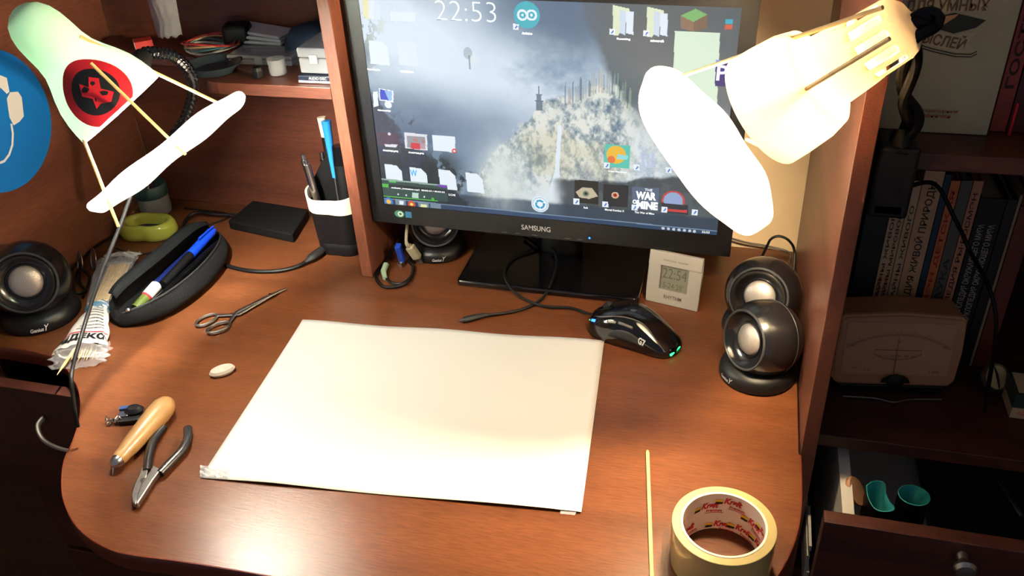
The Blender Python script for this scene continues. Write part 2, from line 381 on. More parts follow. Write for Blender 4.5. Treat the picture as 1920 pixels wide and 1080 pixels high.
# --- the picture on the screen: an invented misty rock landscape with a waterfall, plus desktop icons
NX, NY = 620, 390
MMi = MM.inverted(); NRM = (MM.to_3x3() @ Vector((0, 0, 1)))
def S(px, py):                                  # a place on the screen plane -> screen coordinates (metres)
    d = ray(px, py); t = (MM.translation-CAMC).dot(NRM)/d.dot(NRM); p = MMi @ (CAMC+d*t); return (p.x, p.y)
def fbm(x, y, oct=6, seed=0, gain=.55):
    r = np.random.RandomState(seed); out = np.zeros_like(x); a = 1.; tot = 0
    for o in range(oct):
        g = r.rand(64, 64); fx = x*(2**o)+r.rand()*60; fy = y*(2**o)+r.rand()*60
        ix = np.floor(fx).astype(int); iy = np.floor(fy).astype(int); u = fx-ix; v = fy-iy; u = u*u*(3-2*u); v = v*v*(3-2*v)
        q = lambda i, j: g[(iy+j) % 64, (ix+i) % 64]
        out += a*((q(0, 0)*(1-u)+q(1, 0)*u)*(1-v)+(q(0, 1)*(1-u)+q(1, 1)*u)*v); tot += a; a *= gain
    return out/tot
u = (np.arange(NX)+.5)/NX; v = (np.arange(NY)+.5)/NY
U, Vv = np.meshgrid(u, v)                       # v upward
AS = 1.59; X = U*AS; Y = Vv
def sm(e0, e1, x): t = np.clip((x-e0)/(e1-e0), 0, 1); return t*t*(3-2*t)
img = np.zeros((NY, NX, 3))
def put(mask, c): 
    global img
    m = np.clip(mask, 0, 1)[..., None]; img = img*(1-m)+np.array(c if hasattr(c, 'shape') and c.ndim == 3 else c, float)*m
n1 = fbm(X*2.2, Y*3.2, 6, 1); n2 = fbm(X*6, Y*6, 6, 2); n3 = fbm(X*18, Y*14, 5, 3, .65); n4 = fbm(X*1.2, Y*5, 5, 4); n5 = fbm(X*46, Y*30, 4, 6, .7); n6 = fbm(X*3.5, Y*4.5, 7, 12, .6)
put(np.ones_like(X), (168, 188, 206)); put(sm(.35, .7, n1)*.6, (196, 210, 220)); put(sm(.70, .95, Y+.28*(n1-.5)+.10*(X-.8))*sm(.35, .75, X)*.92, (78, 104, 132)); put(sm(.52, .66, n4)*sm(.62, .9, Y)*sm(.6, .9, X)*.5, (150, 168, 180)); put(sm(.80, 1.0, Y+.2*(n2-.5))*sm(.5, .2, X)*.6, (110, 124, 140))
dband = (Y-(1.02-.52*X))                        # bright cloud band falling to the right
put(np.exp(-((dband+.10)/.24)**2)*(.55+1.1*n1)*1.1, (220, 234, 248))
put(sm(.55, .75, n4)*sm(.7, 1.0, Y)*.4, (150, 160, 170))
put(sm(.0, .25, .34-np.abs(Y-.30-.12*n1))*sm(1.0, .45, X)*.75*(.4+n1), (72, 98, 128))     # blue hills, lower left
put(sm(.50, .62, n1+.25*(.35-Y))*sm(.75, .3, X)*sm(.5, .3, Y)*.7, (56, 78, 106))
# dark slope upper right
slope = (X-(1.02+.42*(1-Y)+.0))+.03*n2-.3*(Y-.55)*0
tr = sm(.0, .05, (Y-(1.02-1.45*(X-1.02)))*0+((X-1.02)*1.25+(Y-.82)*.55)+.10*(n2-.5)); put(tr*sm(.45, .62, Y)*.85, (86, 96, 100))
# castle rock
EX = (.0, .45, .52, .59, .68, .765, .85, .95, 1.05, 1.12, 1.2, 1.3, 1.6); EY = (.05, .12, .24, .36, .47, .545, .59, .63, .68, .67, .58, .50, .42)
edge = np.interp(X, EX, EY)+.12*(n2-.5)+.07*(n3-.5)
rock = sm(.0, .03, edge-Y)*sm(.40, .50, X+.15*(n2-.5))*(1-.55*sm(1.1, 1.25, X))
rc = np.clip(((.55*n3+.45*n5)-.36)*4.6, 0, 1)[..., None]; rcol = np.array((92, 116, 134))*(1-rc)+np.array((230, 232, 222))*rc
warm = sm(.45, .65, fbm(X*5, Y*5, 4, 9))[..., None]; rcol = rcol*(1-.34*warm)+np.array((206, 196, 150))*.34*warm
m_ = rock[..., None]*.92; img = img*(1-m_)+rcol*m_
for k in range(26):                             # towers and roofs along the ridge
    tx = .90+.011*k+rng.rand()*.006; th = .035+rng.rand()*.045; tw = .002+rng.rand()*.003
    ey = float(np.interp(tx, EX, EY))-.02
    w_ = tw*np.clip((ey+th-Y)/(.02), 0, 1); put((np.abs(X-tx) < w_)*(Y > ey-.03)*.55, (140+rng.rand()*60, 150+rng.rand()*40, 148) if k % 3 else (82, 98, 112))
# dark tower at left of ridge
for (tw, y0, y1) in ((.014, .53, .575), (.019, .572, .578), (.010, .578, .600), (.014, .599, .604), (.003, .604, .64)):
    put((np.abs(X-.785) < tw)*(Y > y0)*(Y < y1)*.75, (84, 104, 120))
# waterfall and mist
fx = .888-.08*(0.6-Y); put((np.abs(X-fx-.012*(n2-.5)) < .0095+.016*sm(.28, .14, Y))*(Y < .47)*(Y > .10)*.95, (226, 240, 250))
put(np.exp(-(((X-.80)/.16)**2+((Y-.09)/.10)**2))*(.5+n2), (220, 230, 236))
put(np.exp(-(((X-.62)/.10)**2+((Y-.16)/.18)**2))*(.3+.9*n2), (206, 216, 214))
# dark rock lower right and left cliff
put(sm(.0, .02, (.20+.10*(X-.85)*1.6+.07*(n2-.5))-Y)*sm(.84, .92, X+.06*(n2-.5))*.93, (66, 74, 80))
put(sm(.5, .6, n3)*sm(.0, .02, .3-Y)*sm(.9, 1.0, X)*.3, (112, 120, 124))
put(sm(.0, .02, .085-Y+.02*n2)*.8, (50, 66, 84))
cl = sm(.0, .03, (.46-1.25*X+.22*(n2-.5)+.1)-Y)*sm(.62, .5, Y); put(cl*.9, (38, 50, 70)); put(cl*sm(.5, .62, n3)*.5, (84, 100, 122))
tree = sm(.50, .56, n3*.6+n2*.4+.10*sm(.36, .08, Y))*sm(.46, .30, X)*sm(.34, .22, Y); put(tree*.9, (34, 44, 46))
put(sm(.52, .58, n3)*sm(.10, .0, X)*sm(.6, .8, Y)*.8, (92, 108, 116)); put(sm(.53, .6, n3)*sm(.24, .1, X)*sm(.72, .82, Y)*sm(1, .9, Y)*.6, (212, 220, 214))
put(sm(.50, .64, n6)*sm(.28, .36, Y)*sm(.62, .50, Y)*sm(.62, .40, X)*.85, (96, 128, 156))
put(np.clip((n6-.45)*4, 0, 1)*sm(.55, .75, Y+.35*(X-.6))*sm(.55, .75, X)*sm(1.12, .95, X)*.5, (74, 104, 134))
put(np.exp(-(((X-.60)/.10)**2+((Y-.20)/.16)**2))*(.2+1.1*n3)*1.1, (222, 230, 228))
tr2 = sm(.50, .56, .6*n5+.4*n3)*sm(.02, .0, Y-(.34-.42*(X-.05)+.12*(n2-.5)))*sm(.55, .42, X); put(tr2*.85, (36, 50, 56))
put(sm(.54, .62, n3)*(X < .2)*sm(.30, .36, Y)*sm(.5, .42, Y)*.8, (44, 58, 82))
# bird shape in the cloud
bc = S(882, 105); bx = (bc[0]-SX0)/.469*AS; by = (bc[1]-SY0)/.295
put((((X-bx+.012)/.020)**2+((Y-by-.01)/.026)**2 < 1)*.55, (150, 166, 172)); put((((X-bx-.012)/.018)**2+((Y-by+.018)/.022)**2 < 1)*.7, (222, 234, 238)); put((np.abs(X-bx+.008) < .004)*(Y < by)*(Y > by-.06)*.6, (120, 134, 140))
XX = SX0+.469*U; YY = SY0+.295*Vv               # metres on the screen
def pip(poly):
    m = np.zeros(XX.shape, bool); n = len(poly)
    for i in range(n):
        x1, y1 = poly[i]; x2, y2 = poly[(i+1) % n]
        if abs(y2-y1) < 1e-9: continue
        c = ((YY > min(y1, y2)) & (YY <= max(y1, y2))); m ^= c & (XX < x1+(YY-y1)/(y2-y1)*(x2-x1))
    return m
def ppoly(pts, c, a=1.0): put(pip([S(*p) for p in pts])*a, c)
def disc(px, py, r, c, a=1.0, ri=0):
    s = S(px, py); d = np.hypot(XX-s[0], YY-s[1]); put(((d < r) & (d >= ri))*a, c)
WH = (232, 242, 250)
def page(x, y, w, h, c=WH, fold=10):
    sk = -.16*h*0; ppoly([(x, y), (x+w-fold, y+3), (x+w, y+fold+3), (x+w+4, y+h+4), (x+4, y+h)], c)
# taskbar
ppoly([(700, 371), (1420, 445), (1420, 480), (700, 420)], (44, 70, 104), .85); ppoly([(700, 370), (1420, 441), (1420, 443), (700, 372)], (130, 160, 190), .8)
disc(728, 379, .0068, (60, 130, 200)); disc(728, 379, .0036, (235, 190, 90))
for x0, y0 in ((740, 374), (783, 380), (806, 383)): ppoly([(x0, y0), (x0+20, y0+2), (x0+21, y0+13), (x0+1, y0+11)], (150, 170, 180), .7)
ppoly([(748, 377), (756, 378), (756, 385), (748, 384)], WH); disc(771, 384, .0056, (214, 80, 60)); disc(771, 384, .0024, (240, 220, 90)); ppoly([(788, 384), (800, 385), (800, 391), (788, 390)], (226, 232, 170))
# left column of icons
ppoly([(678, 0), (690, 0), (690, 39), (680, 30)], (240, 236, 190)); ppoly([(690, 0), (700, 0), (701, 38), (690, 34)], WH); ppoly([(700, 2), (712, 8), (713, 38), (702, 36)], (224, 238, 248))
ppoly([(731, 22), (778, 24), (778, 42), (732, 39)], WH)
page(690, 76, 36, 44); page(744, 78, 36, 44, (226, 238, 248), 4)
ppoly([(709, 166), (737, 171), (737, 193), (711, 189)], (240, 246, 250)); ppoly([(711, 168), (734, 172), (734, 190), (713, 187)], (40, 70, 205)); ppoly([(720, 170), (734, 172), (734, 190), (728, 189)], (150, 190, 240)); disc(727, 197, .0052, (236, 242, 248)); ppoly([(698, 173), (707, 172), (709, 199), (700, 202)], WH)
ppoly([(705, 248), (746, 252), (748, 276), (707, 272)], (72, 50, 72)); disc(729, 252, .0022, (230, 225, 240)); ppoly([(720, 271), (745, 272), (742, 277), (722, 276)], (226, 226, 236))
ppoly([(757, 249), (800, 253), (801, 283), (759, 279)], (224, 226, 234)); ppoly([(762, 255), (796, 258), (797, 280), (763, 277)], (150, 152, 160)); ppoly([(770, 268), (786, 269), (787, 281), (769, 279)], (212, 44, 62)); disc(778, 263, .0032, (190, 130, 120)); ppoly([(788, 270), (797, 271), (797, 281), (788, 280)], (190, 150, 160)); disc(793, 266, .0026, (170, 130, 126))
ppoly([(809, 254), (852, 257), (854, 287), (812, 283)], WH); disc(851, 284, .0034, (224, 60, 60)); disc(851, 284, .0016, WH)
for x, y in ((720, 308), (767, 314), (821, 318), (872, 324)): page(x, y, 32, 36)
# music player
ppoly([(714, 335), (838, 348), (839, 380), (716, 368)], (50, 78, 74)); ppoly([(714, 335), (838, 348), (838, 351), (714, 338)], (150, 178, 165)); ppoly([(716, 345), (837, 357), (837, 363), (716, 351)], (30, 40, 44)); ppoly([(715, 345), (728, 346), (728, 352), (715, 351)], (88, 190, 70)); ppoly([(820, 347), (837, 349), (837, 353), (820, 351)], (120, 60, 190)); ppoly([(716, 367), (820, 377), (820, 379), (716, 369)], (90, 190, 70)); ppoly([(729, 340), (742, 341), (742, 344), (729, 343)], (80, 200, 80))
ppoly([(772, 362), (784, 363), (784, 373), (772, 372)], (190, 220, 205))
for x, y in ((746, 365), (761, 367), (795, 370)): disc(x, y, .0013, WH)
disc(811, 374, .0022, (80, 190, 60))
# round program icon top middle, recycle symbol lower middle
disc(987, 29, .0163, (58, 178, 196)); disc(979, 29, .0068, WH, 1, .0042); disc(996, 29, .0068, WH, 1, .0042); disc(979, 29, .0016, WH); disc(996, 29, .0016, WH)
disc(1012, 384, .0122, WH); disc(1012, 384, .0106, (170, 205, 226)); disc(1012, 384, .0094, (236, 246, 250))
for k in range(3):
    s = S(1012, 384); a = 2*PI*k/3+PI/2
    for da in np.linspace(-.7, .7, 6): put((np.hypot(XX-s[0]-.0055*math.cos(a+da), YY-s[1]-.0055*math.sin(a+da)) < .0015), (40, 160, 205))
def short(x, y): ppoly([(x, y), (x+11, y+1), (x+11, y+12), (x, y+11)], (236, 244, 252)); ppoly([(x+3, y+9), (x+7, y+3), (x+9, y+5), (x+5, y+10)], (60, 120, 210))
def folder(x, y): ppoly([(x+1, y), (x+32, y+7), (x+33, y+20), (x+10, y+58), (x, y+56)], (222, 232, 200)); ppoly([(x+14, y+8), (x+25, y+12), (x+24, y+57), (x+13, y+52)], (205, 220, 238)); ppoly([(x+26, y+12), (x+40, y+13), (x+39, y+56), (x+25, y+53)], (226, 236, 250)); short(x-6, y+44)
folder(1148, 10); folder(1212, 13); short(961, 45)
ppoly([(1276, 30), (1304, 17), (1326, 28), (1300, 42)], (120, 182, 110)); ppoly([(1276, 30), (1300, 42), (1300, 60), (1276, 54)], (140, 112, 92)); ppoly([(1300, 42), (1326, 28), (1326, 54), (1300, 60)], (120, 96, 80))
ppoly([(1360, 37), (1375, 37), (1374, 46), (1359, 46)], (60, 175, 205)); ppoly([(1359, 47), (1374, 47), (1373, 56), (1359, 56)], (214, 96, 70))
ppoly([(1265, 59), (1350, 62), (1344, 200), (1260, 190)], (216, 238, 214)); ppoly([(1342, 115), (1382, 117), (1380, 164), (1340, 162)], (52, 46, 120)); ppoly([(1342, 113), (1382, 115), (1382, 118), (1342, 116)], (130, 150, 230))
# lower right program icons
ppoly([(1134, 271), (1182, 274), (1180, 317), (1132, 313)], (96, 200, 180)); disc(1155, 291, .0125, (240, 190, 70)); disc(1146, 300, .0050, (232, 120, 70)); ppoly([(1158, 290), (1178, 293), (1176, 301), (1156, 299)], (150, 220, 225)); short(1132, 305)
short(1188, 309); short(1248, 314)
for x in (1204, 1213, 1222): ppoly([(x, 288), (x+5, 288), (x+3, 302), (x+7, 314), (x+1, 314), (x-2, 302)], (186, 200, 232), .8)
ppoly([(1077, 338), (1122, 341), (1121, 384), (1076, 381)], (46, 44, 42)); ppoly([(1079, 361), (1092, 352), (1110, 354), (1121, 369), (1104, 374), (1086, 371)], (196, 184, 158)); disc(1098, 364, .0042, (110, 126, 110)); disc(1098, 364, .0018, (30, 34, 32)); short(1075, 373)
ppoly([(1131, 346), (1178, 349), (1176, 390), (1130, 387)], (44, 46, 50)); disc(1153, 367, .0048, (216, 190, 160)); disc(1153, 367, .0030, (190, 70, 50)); disc(1153, 367, .0012, (30, 30, 30)); short(1129, 378)
ppoly([(1185, 351), (1236, 354), (1234, 396), (1184, 392)], (92, 108, 132)); short(1184, 384)
disc(1262, 378, .0150, (196, 80, 76)); disc(1262, 378, .0125, (150, 170, 210)); ppoly([(1240, 381), (1290, 386), (1290, 404), (1240, 399)], (52, 58, 66)); ppoly([(1250, 392), (1288, 395), (1288, 400), (1250, 397)], (200, 70, 70)); short(1240, 388); short(1297, 393)
for i, x in enumerate((1243, 1253, 1263, 1273, 1283, 1293, 1302)): disc(x, 429+i, .0021, (200, 208, 214))
img = np.clip(img, 0, 255)/255.0
lin_img = np.where(img <= .04045, img/12.92, ((img+.055)/1.055)**2.4)
xs = SX0+(SX1-SX0)*np.arange(NX+1)/NX; ys = SY0+(SY1-SY0)*np.arange(NY+1)/NY
gx, gy = np.meshgrid(xs, ys); co = np.stack([gx.ravel(), gy.ravel(), np.full(gx.size, -.0015)], 1)
Mnp = np.array(MM); loc_inv = np.array(root_matrix(MON).inverted() @ MM)
co = co @ loc_inv[:3, :3].T + loc_inv[:3, 3]
me = bpy.data.meshes.new('screen'); nf = NX*NY
me.vertices.add(len(co)); me.vertices.foreach_set('co', co.astype(np.float32).ravel())
i0 = (np.arange(NY)[:, None]*(NX+1)+np.arange(NX)[None, :]).ravel()
quads = np.stack([i0, i0+1, i0+NX+2, i0+NX+1], 1)
me.loops.add(nf*4); me.loops.foreach_set('vertex_index', quads.ravel().astype(np.int32))
me.polygons.add(nf); me.polygons.foreach_set('loop_start', (np.arange(nf)*4).astype(np.int32)); me.polygons.foreach_set('loop_total', np.full(nf, 4, np.int32))
me.update()
at = me.attributes.new('picture', 'FLOAT_COLOR', 'CORNER')
ca = np.concatenate([lin_img.reshape(-1, 3), np.ones((nf, 1))], 1); at.data.foreach_set('color', np.repeat(ca, 4, 0).astype(np.float32).ravel())
ms = bpy.data.materials.new('lit_screen_picture'); ms.use_nodes = True; nt = ms.node_tree; b = nt.nodes['Principled BSDF']
b.inputs['Base Color'].default_value = (.01, .01, .012, 1); b.inputs['Roughness'].default_value = .5; b.inputs['Specular IOR Level'].default_value = .06
an = nt.nodes.new('ShaderNodeAttribute'); an.attribute_name = 'picture'; nt.links.new(an.outputs['Color'], b.inputs['Emission Color']); b.inputs['Emission Strength'].default_value = SCREEN_LIGHT
me.materials.append(ms); scr = bpy.data.objects.new('screen', me); COL.objects.link(scr); scr.parent = MON; scr['label'] = 'lit screen with a misty mountain picture and icons'
def emis(name, c, s=SCREEN_LIGHT): return mat(name, c, .5, emit=c, estr=s)
E_W = emis('screen_white_text', (236, 244, 250)); E_G = emis('screen_faint_text', (146, 166, 184)); E_B = emis('screen_blue_text', (30, 110, 200))
def stext(s, px, py, w, h, m=E_W, **k):
    c = S(px, py); lettering(s, w, h, MM @ Matrix.Translation((c[0], c[1], -.0010)), m, scr, True, 'screen_lettering', **k)
stext('22:53', 872, 22, .078, .0245, E_G, bold=-.022)
stext('W', 775, 325, .0105, .0100, E_B, bold=.02); stext('Ps', 1362, 138, .0225, .0190, emis('screen_violet_text', (130, 130, 230)), bold=.02)
stext('THE', 1216, 357, .010, .0035); stext('WAR', 1211, 368, .0265, .0115, bold=.05); stext('OF', 1192, 379, .0085, .006, bold=.04); stext('MINE', 1213, 386, .028, .0115, bold=.05)
for s, x, y, w in (('Arduino', 988, 63, .013), ('Roaming', 1169, 74, .016), ('minecraft', 1232, 77, .016), ('Компьютер', 720, 208, .018), ('PHOTOS.JPG', 732, 284, .022), ('PHOTOS.JPG', 780, 288, .022), ('Sub', 1098, 390, .006), ('Mortal Kombat X', 1152, 395, .026), ('This War of Mine', 1208, 400, .026), ('22:53', 1323, 436, .010), ('S.CHE', 847, 366, .010), ('Новый док.', 700, 131, .018), ('Новый док.', 763, 135, .018), ('Crazy Machines', 1157, 323, .024)):
    stext(s, x, y, w, .0030, bold=.01)
stext('enduser_invitation.mp3  00:02:43 / 00:03:55', 783, 357, .080, .0030, bold=.01)

# ================================================================== LAMPS
def bulb(parent, M, col, power, r=.022):
    prof = [(0, -.018), (.010, -.016), (.018, -.008), (.022, .004), (.0215, .012), (.017, .024), (.0115, .034), (.011, .038), (0, .038)]
    k = r/.022
    obj('bulb', lathe([(a*k, b*k) for a, b in prof], 24, M @ Matrix.Scale(-1, 4, (0, 0, 1))), mat('bulb_'+parent.name, (255, 250, 240), .5, emit=col, estr=power), parent, True, label='glowing light bulb')
    obj('socket', lathe([(.0, -.038*k-.001), (.012, -.038*k-.001), (.013, -.060), (.016, -.062), (.016, -.085), (0, -.085)], 20, M), M_WHITE, parent, True)
V3 = lambda q: Vector(q)
# camera axes only used while measuring how far the lamps lean; positions below are plain world coordinates
CX, CY, CZ = CAMR.col[0].copy(), CAMR.col[1].copy(), CAMR.col[2].copy()
def lean(px, py, dx, dy, toward):
    d = ray(px, py).normalized(); e = ray(px+dx*.1, py+dy*.1).normalized(); s = (e-d*e.dot(d)).normalized()
    return (s*math.sqrt(1-toward*toward)-d*toward).normalized()
# ---- left lamp
L_RIM = CAMC + ray(229, 205).normalized()*1.0
L_AX = lean(229, 205, 1.0, .95, .03)
L1 = thing('clamp_lamp', 'mint white clamp lamp with red and black emblem, paper diffuser on sticks, upper left', 'lamp', L_RIM)
ML = frame(L_RIM, L_AX, -ray(229, 205).normalized())
profL = [(.0515, 0), (.0508, -.010), (.0492, -.021), (.0458, -.034), (.0405, -.046), (.0345, -.057), (.0300, -.067), (.0280, -.078), (.0275, -.092), (.0266, -.103), (.0240, -.113), (.0190, -.1215), (.0110, -.1275), (.0050, -.1295), (0, -.1300)]
M_HEADL = translucent('mint_enamel_plastic', (205, 228, 210), .17, .12, .10)
obj('lamp_head', lathe(profL, 56, ML), M_HEADL, L1, True, solid=.0012)
bulb(L1, ML @ Matrix.Translation((0, 0, -.028)), (255, 248, 236), LEFT_BULB, .019)
def prof_at(prof, z):
    for i in range(len(prof)-1):
        (r0, z0), (r1, z1) = prof[i], prof[i+1]
        if z1 <= z <= z0: return r0+(r1-r0)*(z0-z)/(z0-z1)
    return prof[-1][0]
def head_warp(M, prof, a0, z0, off=.0011):
    def f(x, y):                                  # x round the head, y along the axis
        z = min(-.0005, z0+y); r = prof_at(prof, z)
        a = a0+x/max(.03, prof_at(prof, z0)); return M @ Vector(((r+off)*math.cos(a), (r+off)*math.sin(a), z))
    return f
hw = head_warp(ML, profL, .12, -.027)
def warp_disc(ro, ri, f, n=48, k=6, bm=None):
    bm = bm or bmesh.new(); R = []
    for j in range(k+1):
        r = ri+(ro-ri)*j/k; R.append([bm.verts.new(f(r*math.cos(2*PI*i/n), r*math.sin(2*PI*i/n)*1.0)) for i in range(n)])
    for j in range(k):
        for i in range(n): bm.faces.new((R[j][i], R[j][(i+1) % n], R[j+1][(i+1) % n], R[j+1][i]))
    return bm
M_RED = mat('red_print', (214, 40, 52), .4); M_INK = mat('black_print', (26, 30, 32), .4)
em = obj('emblem', warp_disc(.0335, .0225, hw), M_RED, L1, True, label='red ring emblem with a red figure on black')
obj('emblem_field', warp_disc(.0225, .0002, lambda x, y: hw(x, y)), M_INK, em, True)
fig = [(-.012, .012), (-.004, .017), (.004, .012), (.010, .013), (.006, .004), (.012, -.004), (.006, -.014), (.001, -.006), (-.006, -.013), (-.012, -.006), (-.006, .002)]
def warp_poly(pts, f): 
    bm = bmesh.new(); c = bm.verts.new(f(0, 0)); vs = [bm.verts.new(f(*p)) for p in pts]
    for i in range(len(vs)): bm.faces.new((c, vs[i], vs[(i+1) % len(vs)]))
    return bm
obj('emblem_figure', warp_poly([(a, b) for a, b in fig], head_warp(ML, profL, .12, -.027, .0016)), M_RED, em, True)
# ---- paper diffuser and its sticks
M_TRACE = translucent('tracing_paper', (252, 249, 242), .80, .6, .02, .10)
def diffuser(parent, c, ax, R, sticks, seed=1, up=CZ):
    MD = frame(c, ax, up); r = np.random.RandomState(seed); ph = r.rand(6)*6
    def f(uu, vv):
        a = 2*PI*uu; rr = R*vv*(1+.012*math.sin(5*a+ph[0])+.010*math.sin(9*a+ph[1]))
        z = .0016*vv*vv*math.sin(3*a+ph[2])+.0012*vv*math.sin(7*a+ph[3]) + .004*(1-vv*vv)
        return MD @ Vector((rr*math.cos(a), rr*math.sin(a), z))
    g = grid(f, 72, 12, closed_u=True); bmesh.ops.remove_doubles(g, verts=g.verts, dist=1e-5)
    d = obj('diffuser', g, M_TRACE, parent, True, label='round tracing paper diffuser')
    rim = [f(i/72, 1.0)+ax*-.0015 for i in range(73)]
    obj('folded_rim', tube(rim, .0016, 6, cap=False, flat=2.0, up=ax), M_TRACE, d, True)
    for a, b in sticks: obj('stick', rod(a, b, .0017, 8), M_BAMBOO, parent, True)
    return d
D1 = CAMC + ray(319, 289).normalized()*.995
A1 = lean(319, 289, 235, 265, .10)
def at(px, py, t): return CAMC + ray(px, py).normalized()*t
diffuser(L1, D1, A1, .0975, [(at(150, 68, .985), at(440, 208, 1.02)), (at(170, 118, .930), at(348, 290, .940)), (at(157, 262, .985), at(222, 425, .985))], 3)
# flexible neck with ribbed black covering, joins the head and runs down to the desk clamp
neck = [at(262, 118, 1.075), at(272, 100, 1.085), at(300, 100, 1.10), at(330, 108, 1.12), at(352, 130, 1.15), at(362, 158, 1.19), at(358, 190, 1.23), at(345, 225, 1.27), at(318, 265, 1.31), at(292, 310, 1.34), at(275, 350, 1.37)]
nk = spline(neck, 16); rr = [.0058+.0017*math.sin(i*1.55) for i in range(len(nk))]
obj('gooseneck', tube(nk, rr, 14), M_GLOSSBLACK, L1, True, label='ribbed black flexible lamp neck')
obj('neck_joint', lathe([(0, -.012), (.010, -.011), (.012, 0), (.010, .012), (0, .013)], 20, frame(neck[0], (neck[1]-neck[0]))), M_BLACK, L1, True)
cord = [at(246, 366, 1.12), at(222, 432, 1.12), at(190, 512, 1.12), at(166, 585, 1.12), at(148, 645, 1.11), at(136, 690, 1.105), at(134, 715, 1.10), at(137, 745, 1.105), at(140, 770, 1.11), at(146, 800, 1.12)]
obj('power_cord', tube(spline(cord, 8), .0023, 10), M_CABLE, L1, True, label='black lamp cord')

# ---- right lamp
R_RIM = CAMC + ray(1432, 207).normalized()*.772
R_AX = lean(1432, 207, -250, 153, -.40)
L2 = thing('clamp_lamp', 'cream clamp lamp glowing warm with a slotted cap, clipped at the right panel', 'lamp', R_RIM)
MR = frame(R_RIM, R_AX, (0, 0, 1))
profR = [(.0535, 0), (.0525, -.020), (.0500, -.045), (.0450, -.062), (.0400, -.0660), (.0330, -.0680), (.0320, -.074), (.0305, -.090), (.0290, -.105), (.0280, -.112), (.0270, -.130), (.0262, -.140), (.0235, -.147), (.0180, -.152), (.0100, -.1548), (0, -.1555)]
M_HEADR = translucent('cream_plastic', (248, 236, 214), .40, .3, .06)
profR = [(a*.93, b*.85) for a, b in profR]
obj('lamp_head', lathe(profR, 60, MR, skip=lambda i, k: i in (9, 10) and k % 5 in (0, 1, 2)), M_HEADR, L2, True, solid=.0014)
bulb(L2, MR @ Matrix.Translation((0, 0, -.030)), (255, 228, 186), RIGHT_BULB, .019)
obj('head_seam', tube([MR @ Vector((r*math.cos(2.35), r*math.sin(2.35), z)) for r, z in ((.0314, -.060), (.0287, -.081), (.0272, -.095))], .0012, 6), mat('beige_plastic', (196, 172, 134), .5), L2, True)
def atr(px, py, t): return at(px, py, t)
D2 = CAMC + ray(1326, 281).normalized()*.865
A2 = lean(1326, 281, -290, 210, -.36)
diffuser(L2, D2, A2, .0930, [(atr(1655, 14, .690), atr(1280, 142, .835)), (atr(1668, 72, .675), atr(1395, 238, .755)), (atr(1480, 300, .775), atr(1400, 262, .87))], 8)
ge = MR @ Vector((0, 0, -.130))
gn = [ge, ge+Vector((.016, .004, .0)), atr(1712, 70, .73), atr(1706, 120, .765), atr(1694, 180, .80), atr(1712, 225, .825), atr(1688, 262, .842)]
tw = spline(gn, 10)
for k in (0, 1):                                   # two strands twisted round one another
    pts = []
    for i, p in enumerate(tw):
        t_ = (tw[min(i+1, len(tw)-1)]-tw[max(i-1, 0)]).normalized(); a_ = Vector((0, -1, 0)); a_ = (a_-t_*a_.dot(t_)).normalized(); b_ = t_.cross(a_)
        q = i*.16+k*PI; rad_ = .0045*min(1, i/6+.2)
        pts.append(p+(a_*math.cos(q)+b_*math.sin(q))*rad_)
    obj('gooseneck', tube(pts, .0046, 10), M_CABLE, L2, True)
# clamp: two jaws gripping the upper bookcase shelf
cbm = box(.458, .492, .026, .060, .3425, .356); box(.458, .492, .012, .032, .288, .356, cbm); box(.461, .489, .012, .085, .290, .303, cbm)
obj('clamp', cbm, M_BLACK, L2, True, False, bevel=.003, label='black clamp jaws biting the shelf')
obj('clamp_screw', tube([(.475, .075, .303), (.475, .075, .3245)], .004, 12), M_STEEL, L2, True)
obj('clamp_post', tube([gn[-1]+Vector((0, 0, .006)), (.476, .018, .345)], [.009, .011], 14), M_BLACK, L2, True)
obj('power_cord', tube(spline([(.480, .012, .318), at(1752, 345, .95), at(1790, 410, .97), at(1816, 465, .995), (.60, .055, .17), (.63, .09, .02)], 8), .0022, 8), M_CABLE, L2, True)

